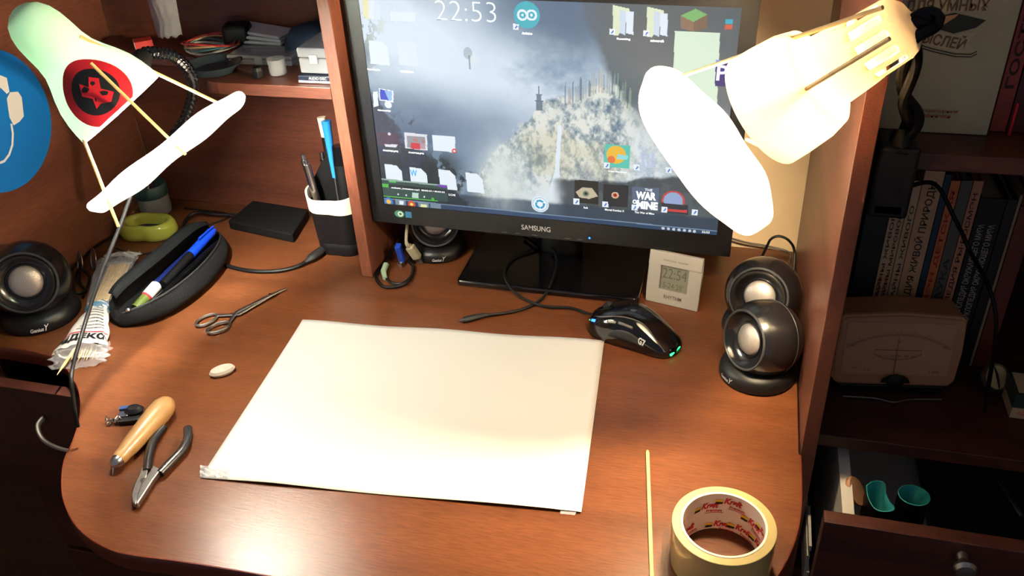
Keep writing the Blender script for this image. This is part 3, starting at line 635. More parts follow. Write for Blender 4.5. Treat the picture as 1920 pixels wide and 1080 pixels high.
# ================================================================== SPEAKERS
M_SPK = mat('satin_black_speaker_plastic', (20, 20, 22), .24, coat=.35, vary=.08)
M_DOME = mat('silver_dome', (184, 178, 172), .34, metal=.55, bump=.25, bscale=900)
def speaker(label, x, y, az, el, s=1.0):
    t = thing('speaker', label, 'speaker', (x, y, 0), (0, 0, az+PI/2), 'round desktop speakers', s)   # local -Y is the front of the base
    base = [(0, .0004), (.0440, .0004), (.0462, .003), (.0465, .008), (.0445, .015), (.0400, .020), (.030, .0225), (0, .0235)]
    bs = obj('base', lathe(base, 40), M_BLACK, t)
    def bw(xx, zz):
        a = -PI/2+xx/.0465; return Vector(((.0471)*math.cos(a), (.0471)*math.sin(a), .0085+zz))
    lettering('Genius', .0150, .0052, None, M_LETTER, bs, warp=lambda a, b: bw(a-.003, b), name='logo_lettering', bold=.02, slant=.3)
    lettering('Y', .0062, .0085, None, M_LETTER, bs, warp=lambda a, b: bw(a+.0085, b+.001), name='logo_mark', bold=.01, slant=.5)
    d = Vector((0, -math.cos(el), math.sin(el))); Mh = frame((0, .003, .0540), d, (1, 0, 0))
    R = .0475; cut = .0295; rc = math.sqrt(R*R-cut*cut)
    prof = [(0, -R)]+[(R*math.sin(a), -R*math.cos(a)) for a in np.linspace(.15, PI-math.acos(cut/R), 20)]
    prof += [(rc-.0008, cut+.0012), (rc-.0030, cut+.0010), (rc-.0042, cut-.0014), (rc-.009, cut-.007), (.0225, cut-.0085), (.0212, cut-.0065), (.0200, cut-.0065), (.0196, cut-.009), (0, cut-.010)]
    sh = obj('body', lathe(prof, 48, Mh), M_SPK, t)
    obj('ring', lathe([(rc-.0028, cut+.0008), (rc-.0020, cut+.0022), (rc-.0004, cut+.0020), (rc+.0002, cut+.0006), (rc-.0028, cut+.0008)], 48, Mh), mat('grey_ring_plastic', (52, 54, 58), .35), t)
    seam = [(R*1.004*math.sin(a), -R*1.004*math.cos(a)) for a in (1.30, 1.315, 1.33)]
    obj('body_seam', lathe([(seam[0][0], seam[0][1]), (seam[1][0]+.0006, seam[1][1]), (seam[2][0], seam[2][1])], 48, Mh), mat('grey_ring_plastic', (52, 54, 58), .35), sh)
    obj('cone', lathe([(.0195, cut-.0085), (.0193, cut-.0070), (.0172, cut-.0045), (.012, cut-.0022), (.006, cut-.0010), (0, cut-.0006)], 40, Mh), M_DOME, t, label='silver dome of the speaker driver')
    return t
def azi(x, y, dx): return math.atan2(CAMC.y-y, CAMC.x-x)+dx
for lab, x, y, dx, el, s in (('black round speaker with silver cone at the far left of the desk', -.603, .074, -.20, .34, 1.14),
                        ('black round speaker half hidden behind the lower left of the monitor', -.097, .354, -.03, .30, .96),
                        ('black round speaker at the back right, behind the nearer speaker', .3875, .232, -.17, .38, 1.0),
                        ('nearest black round speaker turned sideways beside the right panel', .3885, .1365, -.85, .22, .98)):
    speaker(lab, x, y, azi(x, y, dx), el, s)

# ================================================================== MOUSE
ma, mb = G(1113, 594, .008), G(1268, 648, .012)
mc = (ma+mb)/2; mdir = (mb-ma); ang = math.atan2(mdir.y, mdir.x); LEN = .128
MO = thing('computer_mouse', 'glossy black gaming mouse with blue indicator lights right of the paper', 'computer mouse', (mc.x+.002, mc.y+.002, 0), (0, 0, ang))
def mwid(u):                                      # u 0 front .. 1 rear, returns (left edge, right edge)
    k = max(0.0, 1-(2*u-1)**6)**.5
    return (-.034*k*(.93+.10*math.sin(PI*(u*1.7+.1))), .033*k*(.92+.12*math.cos(PI*(u*2.0-.75))))
def mhgt(u): return .0405*(max(0, math.sin(PI*min(1, .07+u*.90)**.86)))**.60*(.72+.28*math.sin(PI*min(1, u*1.05)))
def msurf(u, v, off=0):                           # v 0..1 across
    l, r = mwid(u); c = (l+r)/2; w = (r-l)/2; a = PI*v
    x = (u-.5)*LEN; y = c-w*math.copysign(abs(math.cos(a))**.75, math.cos(a)); z = .002+(mhgt(u))*abs(math.sin(a))**.72
    n = Vector((0, -math.cos(a), math.sin(a))); return Vector((x, y, z))+n*off
g = grid(lambda a, b: msurf(.004+.992*a, b), 44, 28)
body = obj('body', g, M_GLOSSBLACK, MO, solid=.0008)
obj('bottom_plate', prism([(((i/30)-.5)*LEN, mwid(.004+.992*i/30)[0]*.97) for i in range(31)]+[(((i/30)-.5)*LEN, mwid(.004+.992*i/30)[1]*.97) for i in range(30, -1, -1)], .0008, .0030), M_BLACK, MO)
def mline(pts, r, m, name, parent=MO, off=.0004, **k): return obj(name, tube(spline([msurf(u, v, off) for u, v in pts], 8), r, 6), m, parent, **k)
M_MGREY = mat('grey_mouse_trim', (92, 92, 94), .25, metal=.4)
mline([(.03, .44), (.20, .46), (.42, .47)], .0005, M_RUBBER, 'button_gap'); mline([(.03, .56), (.20, .55), (.42, .54)], .0005, M_RUBBER, 'button_gap')
mline([(.03, .30), (.20, .30), (.45, .34), (.65, .38), (.82, .30), (.93, .16)], .0009, M_MGREY, 'trim_line')
obj('scroll_wheel', tube([msurf(.17, .505)+Vector((0, -.004, .0005)), msurf(.17, .505)+Vector((0, .004, .0005))], .0055, 20), M_RUBBER, MO)
for u0, u1, vv in ((.30, .40, .245), (.42, .58, .255)):
    obj('side_button', grid(lambda a, b: msurf(u0+(u1-u0)*a, vv-.03+.035*b, .0009), 6, 2), mat('grey_side_button', (120, 118, 112), .3, metal=.5), MO, solid=.0010)
obj('thumb_grip', grid(lambda a, b: msurf(.34+.40*a, .05+.11*b*math.sin(PI*a)**.5+.01, .0006), 16, 5), M_RUBBER, MO, solid=.0006)
M_BLED = MATS['blue_led']
for i in range(3): mline([(.10+.022*i, .20), (.10+.022*i, .25)], .0010, M_BLED, 'indicator_light')
mline([(.055, .19), (.055, .21)], .0008, mat('green_led', (40, 255, 120), .3, emit=(60, 255, 130), estr=4), 'indicator_light')
M_GRN = mat('green_light_strip', (60, 220, 120), .3, emit=(40, 255, 120), estr=3.0)
obj('tail_light', tube([Vector((msurf(.965, v).x+.0018, msurf(.965, v).y, .0055)) for v in np.linspace(.12, .62, 9)], .0016, 8), M_GRN, MO, label='glowing green strip at the tail')
lettering('G7', .0095, .0060, None, M_LETTER, body, warp=lambda a, b: msurf(.70+a/LEN, .13+b/.06, .0012), bold=.04)
mcab = [msurf(.0, .5)+Vector((.004, 0, -.006)), Vector((-.078, .002, .006))]
mw = root_matrix(MO)
cabpts = [mw @ mcab[0], mw @ mcab[1], G(1070, 577, .004), G(1020, 574, .004), G(975, 556, .004), G(950, 530, .0135), G(947, 505, .0135), G(965, 480, .0135), G(1010, 458, .0135), (.0, .430, .0135)]
obj('cable', tube(spline(cabpts, 8), .0019, 8), M_CABLE, MO, True)

# ================================================================== CLOCK
cl0, cl1 = Vector((.2359, .2720, 0)), Vector((.3068, .2560, 0)); cang = math.atan2(cl1.y-cl0.y, cl1.x-cl0.x)
CK = thing('alarm_clock', 'square silver digital desk clock showing 22:54 in front of the monitor', 'clock', ((cl0.x+cl1.x)/2, (cl0.y+cl1.y)/2, 0), (0, 0, cang))
MK = Matrix.Translation((0, 0, .0005)) @ Matrix.Rotation(math.radians(90-9), 4, 'X')
M_SILV = mat('silver_clock_plastic', (212, 208, 198), .38, metal=.15)
w = .0735
def fr(x0, x1, y0, y1, z0, z1, bm=None): return obox(MK @ Matrix.Translation(((x0+x1)/2, (y0+y1)/2, (z0+z1)/2)), x1-x0, y1-y0, z1-z0, bm)
fb = fr(-w/2, w/2, 0, .0215, -.006, 0); fr(-w/2, w/2, .0575, .0765, -.006, 0, fb); fr(-w/2, -.0195, .0215, .0575, -.006, 0, fb); fr(.0195, w/2, .0215, .0575, -.006, 0, fb)
bmesh.ops.remove_doubles(fb, verts=fb.verts, dist=1e-6)
cf = obj('case', fb, M_SILV, CK, smooth=False, bevel=.0006)
obj('back', fr(-w/2+.006, w/2-.006, .004, .060, -.012, -.0062), M_SILV, CK, smooth=False, bevel=.002)
ld = obj('display', fr(-.0190, .0190, .0220, .0570, -.004, -.0022), mat('lcd_grey', (138, 140, 126), .25), CK, smooth=False)
M_SEG = mat('lcd_digits', (88, 90, 80), .4)
lettering('22:54', .0340, .0150, MK @ Matrix.Translation((0, .0460, -.0018)), M_SEG, ld, name='digits')
lettering('5-24 28°', .030, .0085, MK @ Matrix.Translation((0, .0285, -.0018)), M_SEG, ld, name='digits')
lettering('RHYTHM', .0250, .0055, MK @ Matrix.Translation((.001, .0120, .0004)), mat('dark_grey_print', (96, 92, 86), .5), cf, name='logo_lettering', bold=.01)
lettering('RADIO CLOCK   CALENDAR', .034, .0022, MK @ Matrix.Translation((0, .0655, .0004)), MATS['dark_grey_print'], cf)

# ================================================================== PAPER AND TAPE
pc = [G(568, 602), G(1133, 641), G(1090, 963), G(376, 897)]
def paper(uu, vv):
    p = (pc[0]*(1-uu)+pc[1]*uu)*(1-vv)+(pc[3]*(1-uu)+pc[2]*uu)*vv
    z = .0009+.0022*math.exp(-vv*9)*(.5+.5*math.sin(uu*15+.6))+.0030*math.exp(-(1-vv)*11)*(.55+.45*math.sin(uu*9+.4))*min(1, uu*5)
    return Vector((p.x, p.y, z))
tag(obj('paper_sheet', grid(paper, 60, 40), mat('white_paper', (242, 240, 232), .8), solid=.0003), 'large blank white sheet of paper taped flat in the middle of the desk', 'paper')
M_TAPE = mat('clear_tape', (235, 240, 250), .12, alpha=.30, spec=.8)
M_TAPEW = mat('crumpled_clear_tape', (232, 236, 244), .15, alpha=.55, spec=.8)
def tapef(cs, amp, seed):
    r = np.random.RandomState(seed).rand(3)*6
    def f(a, b):
        p = (cs[0]*(1-a)+cs[1]*a)*(1-b)+(cs[3]*(1-a)+cs[2]*a)*b; return Vector((p.x, p.y, .0012+p.z+amp*(1+math.sin(a*17+r[0])*math.sin(b*13+r[1]))))
    return f
tag(obj('tape_strip', grid(tapef([G(377, 876), G(432, 884), G(432, 902), G(376, 897)], .0022, 2), 18, 8), M_TAPEW), 'crumpled bit of clear tape on the lower left corner of the paper', 'tape')
tag(obj('tape_strip', grid(tapef([G(1052, 955), G(1082, 958), G(1078, 968), G(1050, 965)], .0004, 4), 8, 4), M_TAPE), 'small piece of clear tape at the lower right edge of the paper', 'tape')

# tape roll
tc0 = Vector((.3612, -.1575, 0))
TR = thing('tape_roll', 'roll of clear packing tape with a red printed cardboard core, front right', 'tape roll', tc0)
M_ROLL = mat('honey_tape_layers', (226, 206, 140), .16, trans=.35, ior=1.45, coat=.5, vary=.06, vscale=25)
RO, RI, TH = .0475, .0395, .048
obj('tape_winding', lathe([(RI+.0002, .0006), (RO, .0006), (RO, TH), (RI+.0002, TH)], 96, None), M_ROLL, TR, smooth=True, bevel=.0005)
core = obj('cardboard_core', lathe([(RI, .0004), (RI, TH+.0005), (RI-.0022, TH+.0005), (RI-.0022, .0004), (RI, .0004)], 96), mat('white_card', (228, 212, 196), .6), TR)
M_KR = mat('red_core_print', (196, 38, 44), .5); M_KY = mat('yellow_core_print', (226, 190, 40), .5)
def cw(a0, z0, rot=0):
    def f(x, y):
        xx = x*math.cos(rot)-y*math.sin(rot); yy = x*math.sin(rot)+y*math.cos(rot)
        a = a0-xx/(RI-.0026); return Vector(((RI-.0026)*math.cos(a), (RI-.0026)*math.sin(a), z0+yy))
    return f
for a0, z0 in ((112, .0335), (150, .013), (78, .052-.012), (38, .028), (57, .010), (10, .034), (-20, .012), (180, .034), (-60, .03), (-110, .014), (-150, .036), (90, .008), (20, .012)):
    a = math.radians(a0)
    lettering('Kraft', .0180, .0082, None, M_KR, core, warp=cw(a, z0), name='print_lettering', bold=.05, slant=.35)
    lettering('Premium', .0150, .0034, None, M_KR, core, warp=cw(a-.12, z0-.0072), name='print_lettering', bold=.03)
    bm = bmesh.new(); f = cw(a+.36, z0-.001); bm.faces.new([bm.verts.new(f(x, y)) for x, y in ((-.004, -.001), (.003, -.001), (.004, .0022), (-.003, .0022))]); obj('print_flag', bm, M_KY, core, smooth=False)
    bm = bmesh.new(); f = cw(a+.36, z0-.004); bm.faces.new([bm.verts.new(f(x, y)) for x, y in ((-.004, -.001), (.003, -.001), (.004, .0020), (-.003, .0020))]); obj('print_flag', bm, M_INK, core, smooth=False)
    bm = bmesh.new(); f = cw(a-.12, z0-.0105); L_ = [f(x, 0) for x in np.linspace(-.009, .009, 8)]; U_ = [f(x, .0007) for x in np.linspace(-.009, .009, 8)]
    a_ = [bm.verts.new(p) for p in L_]; b_ = [bm.verts.new(p) for p in U_]
    for i in range(7): bm.faces.new((a_[i], a_[i+1], b_[i+1], b_[i]))
    obj('print_line', bm, M_KR, core, smooth=False)
obj('loose_end', grid(lambda a, b: Vector(((RO+.0006+.010*a**2)*math.cos(PI+.05+.35*a), (RO+.0006+.010*a**2)*math.sin(PI+.05+.35*a), .002+.044*b)), 14, 6), M_TAPE, TR, label='loose clear end of the tape')
# skewers
M_SKEW = M_BAMBOO
s0, s1 = G(1214, 845, .002), G(1223, 1110, .002)
tag(obj('bamboo_skewer', tube([s0, s0.lerp(s1, .02), s1], [.0012, .0020, .0020], 10), M_SKEW), 'long thin bamboo skewer lying left of the tape roll', 'skewer')

# ================================================================== SMALL TOOLS ON THE LEFT
# eraser
ec = G(417, 696, .004)
e_ = G(397, 703)-G(437, 690); ea = math.atan2(e_.y, e_.x)
tag(obj('eraser', lathe([(0, -.0050), (.55, -.0048), (.85, -.0035), (1, 0), (.85, .0035), (.55, .0048), (0, .0050)], 36, Matrix.Translation((ec.x, ec.y, .0052)) @ Matrix.Rotation(ea, 4, 'Z') @ Matrix.Diagonal((.0165, .0095, 1, 1))), mat('worn_white_rubber', (214, 202, 184), .7, vary=.14, vscale=90, bump=.3, bscale=200)), 'small worn white oval eraser lying alone left of the paper', 'eraser')

# scissors
def loop_pts(c, rx, ry, rot, z, n=28): return [Vector((p[0], p[1], z)) for p in circle(c.x, c.y, rx, ry, n, rot=rot)]
sc = G(507, 555, .004)
SC = thing('scissors', 'small steel scissors lying closed behind the eraser', 'scissors', (sc.x, sc.y, 0))
tip = G(538, 540, .004); r1 = G(387, 600, .004); r2 = G(410, 615, .004)
sd = (tip-(r1+r2)/2).normalized(); sa = math.atan2(sd.y, sd.x); sn = Vector((-sd.y, sd.x, 0))
cl_ = G(446, 588, .004)
def blade(rc, side, z, name):
    bm = bmesh.new(); L = loop_pts(rc, .0160, .0098, sa+side*.10, z, 30); L.append(L[0]); L.append(L[1])
    tube(L, .0019, 8, bm, cap=False)
    st_ = rc+sd*.0155-sn*side*.001; 
    tube([st_, Vector((cl_.x, cl_.y, z))-sn*side*.0030, Vector((sc.x, sc.y, z))+sn*side*.0006, tip-sn*side*.0006], [.0026, .0030, .0034, .0010], 8, bm, flat=.55, up=(0, 0, 1))
    return obj(name, bm, M_STEEL, SC, True)
blade(r1, 1, .0042, 'blade'); blade(r2, -1, .0052, 'blade')
obj('pivot_screw', lathe([(.0026, 0), (.0024, .0008), (0, .0010)], 16, Matrix.Translation((sc.x, sc.y, .0068))), M_CHROME, SC, True)

# awl
a0, a1 = G(306, 765, .016), G(222, 862, .0100)
AW = thing('awl', 'needle awl with a turned pale wooden handle, lying beside the cutters', 'awl', (a0.x, a0.y, 0))
ad = a1-a0; al = ad.length
MA = frame(a0, ad, (0, 0, 1))
obj('handle', lathe([(0, -.0145), (.006, -.0135), (.0105, -.009), (.0134, -.001), (.0141, .010), (.0134, .025), (.0118, .045), (.0102, .065), (.0088, al-.012), (.0086, al-.004), (.0076, al), (0, al)], 32, MA), mat('turned_beech', (172, 132, 84), .4, coat=.25, vary=.15, vscale=60), AW, True)
obj('ferrule', lathe([(.0074, al-.001), (.0076, al+.004), (.0060, al+.008), (.0030, al+.0105), (0, al+.011)], 24, MA), M_CHROME, AW, True)
tipp = G(211, 890, .0012)
obj('needle', tube([a0+ad.normalized()*(al+.009), tipp], [.0013, .0004], 8), M_CHROME, AW, True)

# cutters
pv = G(272, 905, .006)
PL = thing('nipper_pliers', 'small side cutters with black dipped handles and steel jaws, open on the desk', 'pliers', (pv.x, pv.y, 0))
M_GRIP = mat('black_dipped_vinyl', (22, 22, 24), .34, coat=.3)
def hnd(pp, name='handle'): return obj(name, tube(spline([G(a, b, z) for a, b, z in pp], 7), [.0052]*(7*(len(pp)-1)+1), 12, flat=.9, up=(0, 0, 1)), M_GRIP, PL, True)
hnd([(306, 801, .0056), (293, 817, .0062), (284, 836, .0066), (279, 858, .0066), (276, 884, .0064)])
hnd([(352, 803, .0056), (352, 822, .0060), (343, 842, .0064), (325, 862, .0066), (300, 888, .0064)])
j1 = [G(*q, 0) for q in ((270, 886), (282, 888), (280, 902), (268, 932), (259, 957), (252, 953), (250, 938), (256, 918), (264, 904))]
j2 = [G(*q, 0) for q in ((292, 884), (306, 892), (291, 912), (276, 936), (263, 956), (259, 957), (262, 940), (270, 918), (280, 904))]
obj('jaw', prism([(p.x, p.y) for p in j1], .0022, .0090), M_STEEL, PL, True, False, bevel=.0012)
obj('jaw', prism([(p.x, p.y) for p in j2], .0030, .0100), M_STEEL, PL, True, False, bevel=.0012)
obj('rivet', lathe([(.0030, 0), (.0028, .0008), (0, .001)], 18, Matrix.Translation((G(273, 912).x, G(273, 912).y, .0095))), M_CHROME, PL, True)

# flash drive on a little chain
UD = thing('flash_drive', 'black usb flash drive with a bunched silver chain, behind the wooden awl', 'flash drive', G(240, 778))
c = G(252, 770, .006)
obj('cap', lathe([(0, -.006), (.6, -.0052), (1, 0), (.6, .0052), (0, .006)], 28, Matrix.Translation((c.x, c.y, .0070)) @ Matrix.Rotation(.5, 4, 'Z') @ Matrix.Diagonal((.0115, .0085, 1, 1))), M_BLACK, UD, True)
c = G(233, 779, .004); obj('connector', obox(Matrix.Translation((c.x, c.y, .0050)) @ Matrix.Rotation(.35, 4, 'Z'), .012, .010, .0045), M_CHROME, UD, True, False, bevel=.0006)
c = G(230, 773, .004); obj('blue_tab', obox(Matrix.Translation((c.x, c.y+.004, .0060)) @ Matrix.Rotation(.35, 4, 'Z'), .010, .006, .0050), mat('dark_blue_plastic', (40, 60, 100), .4), UD, True, False)
c = G(243, 788, .004); obj('body', obox(Matrix.Translation((c.x, c.y, .0040)) @ Matrix.Rotation(.38, 4, 'Z'), .024, .0085, .0060), M_BLACK, UD, True, False, bevel=.001)
bm = bmesh.new(); cr = np.random.RandomState(3)
for k in range(22):
    q = G(200+cr.rand()*30, 795-cr.rand()*9+2, .002); pz_ = .0022+cr.rand()*.006
    M_ = Matrix.Translation((q.x, q.y, pz_)) @ Euler(cr.rand(3)*3).to_matrix().to_4x4()
    L = [M_ @ Vector((.0028*math.cos(t), .0018*math.sin(t), 0)) for t in np.linspace(0, 2*PI, 11)]
    tube(L, .0005, 5, bm, cap=False)
obj('chain', bm, M_CHROME, UD, True)

# ================================================================== PENCIL CASE
PC = thing('pencil_case', 'open black zip pencil case with pens inside, left of the scissors', 'pencil case', G(330, 560))
sp = spline([G(212, 592, .02), G(262, 560, .02), G(318, 515, .02), G(366, 470, .02), G(400, 437, .02)], 8)
sp = [Vector((p.x, p.y, 0)) for p in sp]; ns = len(sp)
M_FAB = mat('black_woven_fabric', (6, 6, 8), .9, spec=.25, bump=.35, bscale=500, vary=.12, vscale=60); M_FABG = mat('charcoal_flap_fabric', (16, 18, 21), .85, spec=.3, bump=.4, bscale=600)
def crs(i):
    s = i/(ns-1); t = (sp[min(i+1, ns-1)]-sp[max(i-1, 0)]).normalized(); nrm = Vector((t.y, -t.x, 0))      # nrm: towards the viewer / right
    k = max(.04, 1-abs(2*s-1)**3.2)**.5
    return sp[i], nrm, k, s
def case_pt(i, name):
    p, n_, k, s = crs(i); wf = .053*k*(.85+.35*math.sin(PI*min(1, s*1.05))); wb = -.030*k; h = .052*(.55+.45*k)
    lip_f = Vector((0, 0, h*.62)) + n_*wf*.78; lip_b = Vector((0, 0, h*1.05)) + n_*(wb*.35)
    d = {0: n_*(wb*.45)+Vector((0, 0, h*1.08)), 1: n_*wb*.95+Vector((0, 0, h*.80)), 2: n_*wb*1.05+Vector((0, 0, h*.35)), 3: n_*wb*.85+Vector((0, 0, .0015)), 4: n_*wf*.80+Vector((0, 0, .0015)),
         5: n_*wf*1.06+Vector((0, 0, h*.22)), 6: n_*wf*1.02+Vector((0, 0, h*.48)), 7: n_*wf*.88+Vector((0, 0, h*.66)), 8: n_*wf*.78+Vector((0, 0, h*.64)),
         9: n_*wf*.70+Vector((0, 0, h*.40)), 10: n_*wf*.45+Vector((0, 0, .010)), 11: n_*wb*.55+Vector((0, 0, .010)), 12: n_*(wb*.72)+Vector((0, 0, h*.5)), 13: n_*(wb*.40)+Vector((0, 0, h*1.0))}
    return p+d[name]
bm = bmesh.new(); R_ = [[bm.verts.new(case_pt(i, k)) for k in range(14)] for i in range(ns)]
for i in range(ns-1):
    for k in range(14): bm.faces.new((R_[i][k], R_[i+1][k], R_[i+1][(k+1) % 14], R_[i][(k+1) % 14]))
bm.faces.new(R_[0][::-1]); bm.faces.new(R_[-1])
obj('pouch', bm, M_FAB, PC, True, sub=1, angle=180)
bm = bmesh.new(); R_ = []
for i in range(2, ns-1):
    p, n_, k, s = crs(i); b = case_pt(i, 0); R_.append([bm.verts.new(b+Vector((0, 0, .0012))+n_*-.004), bm.verts.new(b+Vector((0, 0, .0022))+n_*.004), bm.verts.new(b+n_*(.012*k+.004)+Vector((0, 0, -.0035)))])
for i in range(len(R_)-1):
    for k in range(2): bm.faces.new((R_[i][k], R_[i+1][k], R_[i+1][k+1], R_[i][k+1]))
obj('flap', bm, M_FABG, PC, True, solid=.0012, label='charcoal flap beside the zip')
obj('zip', tube([case_pt(i, 8)+Vector((0, 0, .001)) for i in range(1, ns)], .0016, 6), mat('zip_teeth', (60, 60, 62), .4, metal=.5, bump=.6, bscale=900), PC, True)
obj('zip', tube([case_pt(i, 13)+Vector((0, 0, .001)) for i in range(1, ns)], .0014, 6), MATS['zip_teeth'], PC, True)
zq = case_pt(2, 8)
obj('zip_pull', lathe([(0, 0), (.004, .001), (.0042, .003), (.002, .005), (0, .0052)], 14, Matrix.Translation(zq+Vector((0, 0, .001)))), M_CHROME, PC, True)
bm = bmesh.new(); R_ = []
for i in range(5, ns-3):
    a = case_pt(i, 1); b = case_pt(i, 0); R_.append([bm.verts.new(a.lerp(b, .12)+Vector((-.0022, .0022, .001))), bm.verts.new(a.lerp(b, .75)+Vector((-.002, .002, .0035)))])
for i in range(len(R_)-1): bm.faces.new((R_[i][0], R_[i+1][0], R_[i+1][1], R_[i][1]))
mo = mat('orange_and_red_stripe', (188, 96, 62), .6, vary=.5, vscale=35); obj('printed_stripe', bm, mo, PC, True, solid=.0006, label='orange and red printed stripe')
def incase(s, off, z):
    f = s*(ns-1); i = min(ns-2, int(f)); p = sp[i].lerp(sp[i+1], f-i); _, n_, k, _ = crs(i); return p+n_*off+Vector((0, 0, z))
def marker(label, cat, s0, o0, z0, s1, o1, z1, r, m, capm, name='marker', capf=.4):
    t = thing(name, label, cat, incase(s0, o0, z0)); a, b = incase(s0, o0, z0), incase(s1, o1, z1); mid = a.lerp(b, capf)
    obj('barrel', rod(a, mid, r, 14), m, t, True); obj('cap', tube([mid, b.lerp(mid, .12), b], [r*1.12, r*1.12, r*.7], 14), capm, t, True); return t
M_BLUE = mat('bright_blue_plastic', (20, 70, 225), .3, coat=.3)
mk = marker('black marker with a bright blue clip cap at the right end of the pencil case', 'marker', .40, .010, .022, .90, .018, .040, .0065, M_BLACK, M_BLUE, capf=.52)
obj('clip', tube([incase(.72, .018, .0475), incase(.88, .022, .0485)], .0014, 8), M_BLUE, mk, True)
marker('dark blue pen lying in the middle of the pencil case', 'pen', .34, -.004, .018, .72, .004, .026, .0060, mat('navy_plastic', (22, 34, 92), .3), mat('navy_plastic', (22, 34, 92), .3), 'pen')
gs = marker('green correction pen with a white cap in the left end of the pencil case', 'pen', .16, .012, .018, .36, .012, .030, .0075, mat('olive_green_plastic', (78, 92, 36), .4), mat('white_cap_plastic', (214, 210, 202), .4), 'correction_pen', capf=.50)
a = incase(.16, .012, .018).lerp(incase(.36, .012, .030), .44); b = incase(.16, .012, .018).lerp(incase(.36, .012, .030), .52); obj('label_band', rod(a, b, .0078, 14), mat('red_print', (214, 40, 52), .4), gs, True)
marker('long black pen lying along the front wall of the pencil case', 'pen', .25, .026, .020, .84, .030, .026, .0042, M_GLOSSBLACK, M_GLOSSBLACK, 'pen')

# ================================================================== PACKET OF SKEWERS
b_top, b_mid, b_bot = G(220, 492, .012), G(183, 583, .010), G(150, 672, .008)
pd_ = (b_bot-b_top).normalized(); pn_ = Vector((-pd_.y, pd_.x, 0)).normalized()
nsk = 0
def skewer(o0, z0, o1, z1, e0=0, e1=0, label=None, r=.0016):
    a = b_top+pn_*o0-pd_*e0; b = b_bot+pn_*o1+pd_*e1; a.z = z0; b.z = z1; m = a.lerp(b, .48); m.x, m.y = b_mid.x+pn_.x*(o0+o1)*.45, b_mid.y+pn_.y*(o0+o1)*.45; m.z = (z0+z1)/2+.001
    P = spline([a, m, b], 8); rs = [r]*(len(P)-3)+[r*.85, r*.5, r*.12]
    return tag(obj('bamboo_skewer', tube(P, rs, 8), M_BAMBOO), label or 'bamboo skewer bundled in the open plastic packet at the left', 'skewer', None if label else 'bamboo skewers in the packet')
for k in range(9):
    skewer(-.015+.0038*k, .0042+.0002*(k % 3), -.0145+.0036*k, .0040+.004*(k % 3 == 1))
for k in range(7):
    skewer(-.011+.0038*k, .0082+.0003*(k % 2), -.0115+.0036*k, .0088)
q0, q1 = G(170, 610, .018), G(107, 703, .011)
tag(obj('bamboo_skewer', tube([q0, q0.lerp(q1, .8), q1], [.0019, .0019, .0004], 8), M_BAMBOO), 'single bamboo skewer whose point sticks out of the printed end of the packet', 'skewer')
BG = thing('skewer_packet', 'clear plastic skewer packet with a white printed end, beside the left speaker', 'plastic packet', (b_mid.x, b_mid.y, 0))
M_FILM = mat('clear_film', (245, 245, 245), .10, alpha=.09, spec=1.0, bump=.8, bscale=90)
M_FILMW = mat('white_printed_film', (222, 218, 208), .35, bump=.5, bscale=60)
def sleeve(P, W, Hh, m, name, seed, amp, z0=.001, frac=1.0, **k):
    P = spline(P, 6); n = len(P); r = np.random.RandomState(seed).rand(8)*6
    def f(uu, vv):
        i = min(n-2, int(uu*(n-1))); p = P[i].lerp(P[i+1], uu*(n-1)-i); a = 2*PI*vv*frac
        w = np.interp(uu, np.linspace(0, 1, len(W)), W); h = np.interp(uu, np.linspace(0, 1, len(Hh)), Hh)
        ww = w*(1+amp*math.sin(5*a+r[0]+uu*9)+amp*.7*math.sin(9*a+r[1]-uu*14)); hh = h*(1+amp*math.sin(4*a+r[2]+uu*12))
        e = .006*amp*4*(math.sin(7*a+r[3])+math.sin(13*a+r[4]))*(1 if uu in (0., 1.) else 0)
        return Vector((p.x, p.y, 0))+pn_*ww*math.cos(a)-pd_*e+Vector((0, 0, z0+hh*(1+math.sin(a))*.5))
    return obj(name, grid(f, 30, 40), m, BG, True, angle=180, **k), f
sleeve([b_top-pd_*.022, b_top, b_top.lerp(b_mid, .5), b_mid], [.022, .027, .027, .024, .014], [.012, .024, .022, .018, .017], M_FILM, 'clear_film', 1, .10, solid=.0002)
wp, wf_ = sleeve([b_mid-pd_*.012, b_mid+pd_*.01, b_mid.lerp(b_bot, .5), b_bot-pd_*.012], [.017, .015, .021, .028, .034], [.019, .018, .020, .022, .022], M_FILMW, 'printed_film', 2, .05, label='white printed part of the packet')
sleeve([b_bot-pd_*.013, b_bot, b_bot+pd_*.012], [.034, .034, .031], [.022, .020, .018], M_FILM, 'clear_film', 5, .14, solid=.0002)
sleeve([b_top-pd_*.034, b_top-pd_*.018, b_top-pd_*.004], [.024, .020, .024], [.010, .016, .022], mat('crumpled_white_film', (226, 222, 214), .25, alpha=.6, bump=.8, bscale=80), 'crumpled_film', 9, .2)
sleeve([b_mid-pd_*.010, b_mid+pd_*.002], [.0165, .0150], [.0195, .0185], mat('blue_tie_film', (60, 140, 180), .4, alpha=.55), 'tie_band', 6, .12)
def on_packet(uc, vc):
    def f(x, y):
        p = wf_(min(.995, max(.005, uc-y/.085)), vc-x/.125); return p+Vector((0, 0, .0012))
    return f
lettering('ИМДЕКСА', .056, .0110, None, M_INK, wp, warp=on_packet(.88, .25), world_space=True, name='print_lettering', bold=.05)
for k, (uc, w_) in enumerate(((.30, .014), (.36, .016), (.42, .019), (.48, .021), (.54, .023), (.60, .024), (.66, .026), (.72, .028))):
    lettering('состав и способ приготовления', w_*1.1, .0026, None, M_INK, wp, warp=on_packet(uc, .19), world_space=True, name='print_lettering', bold=.04)
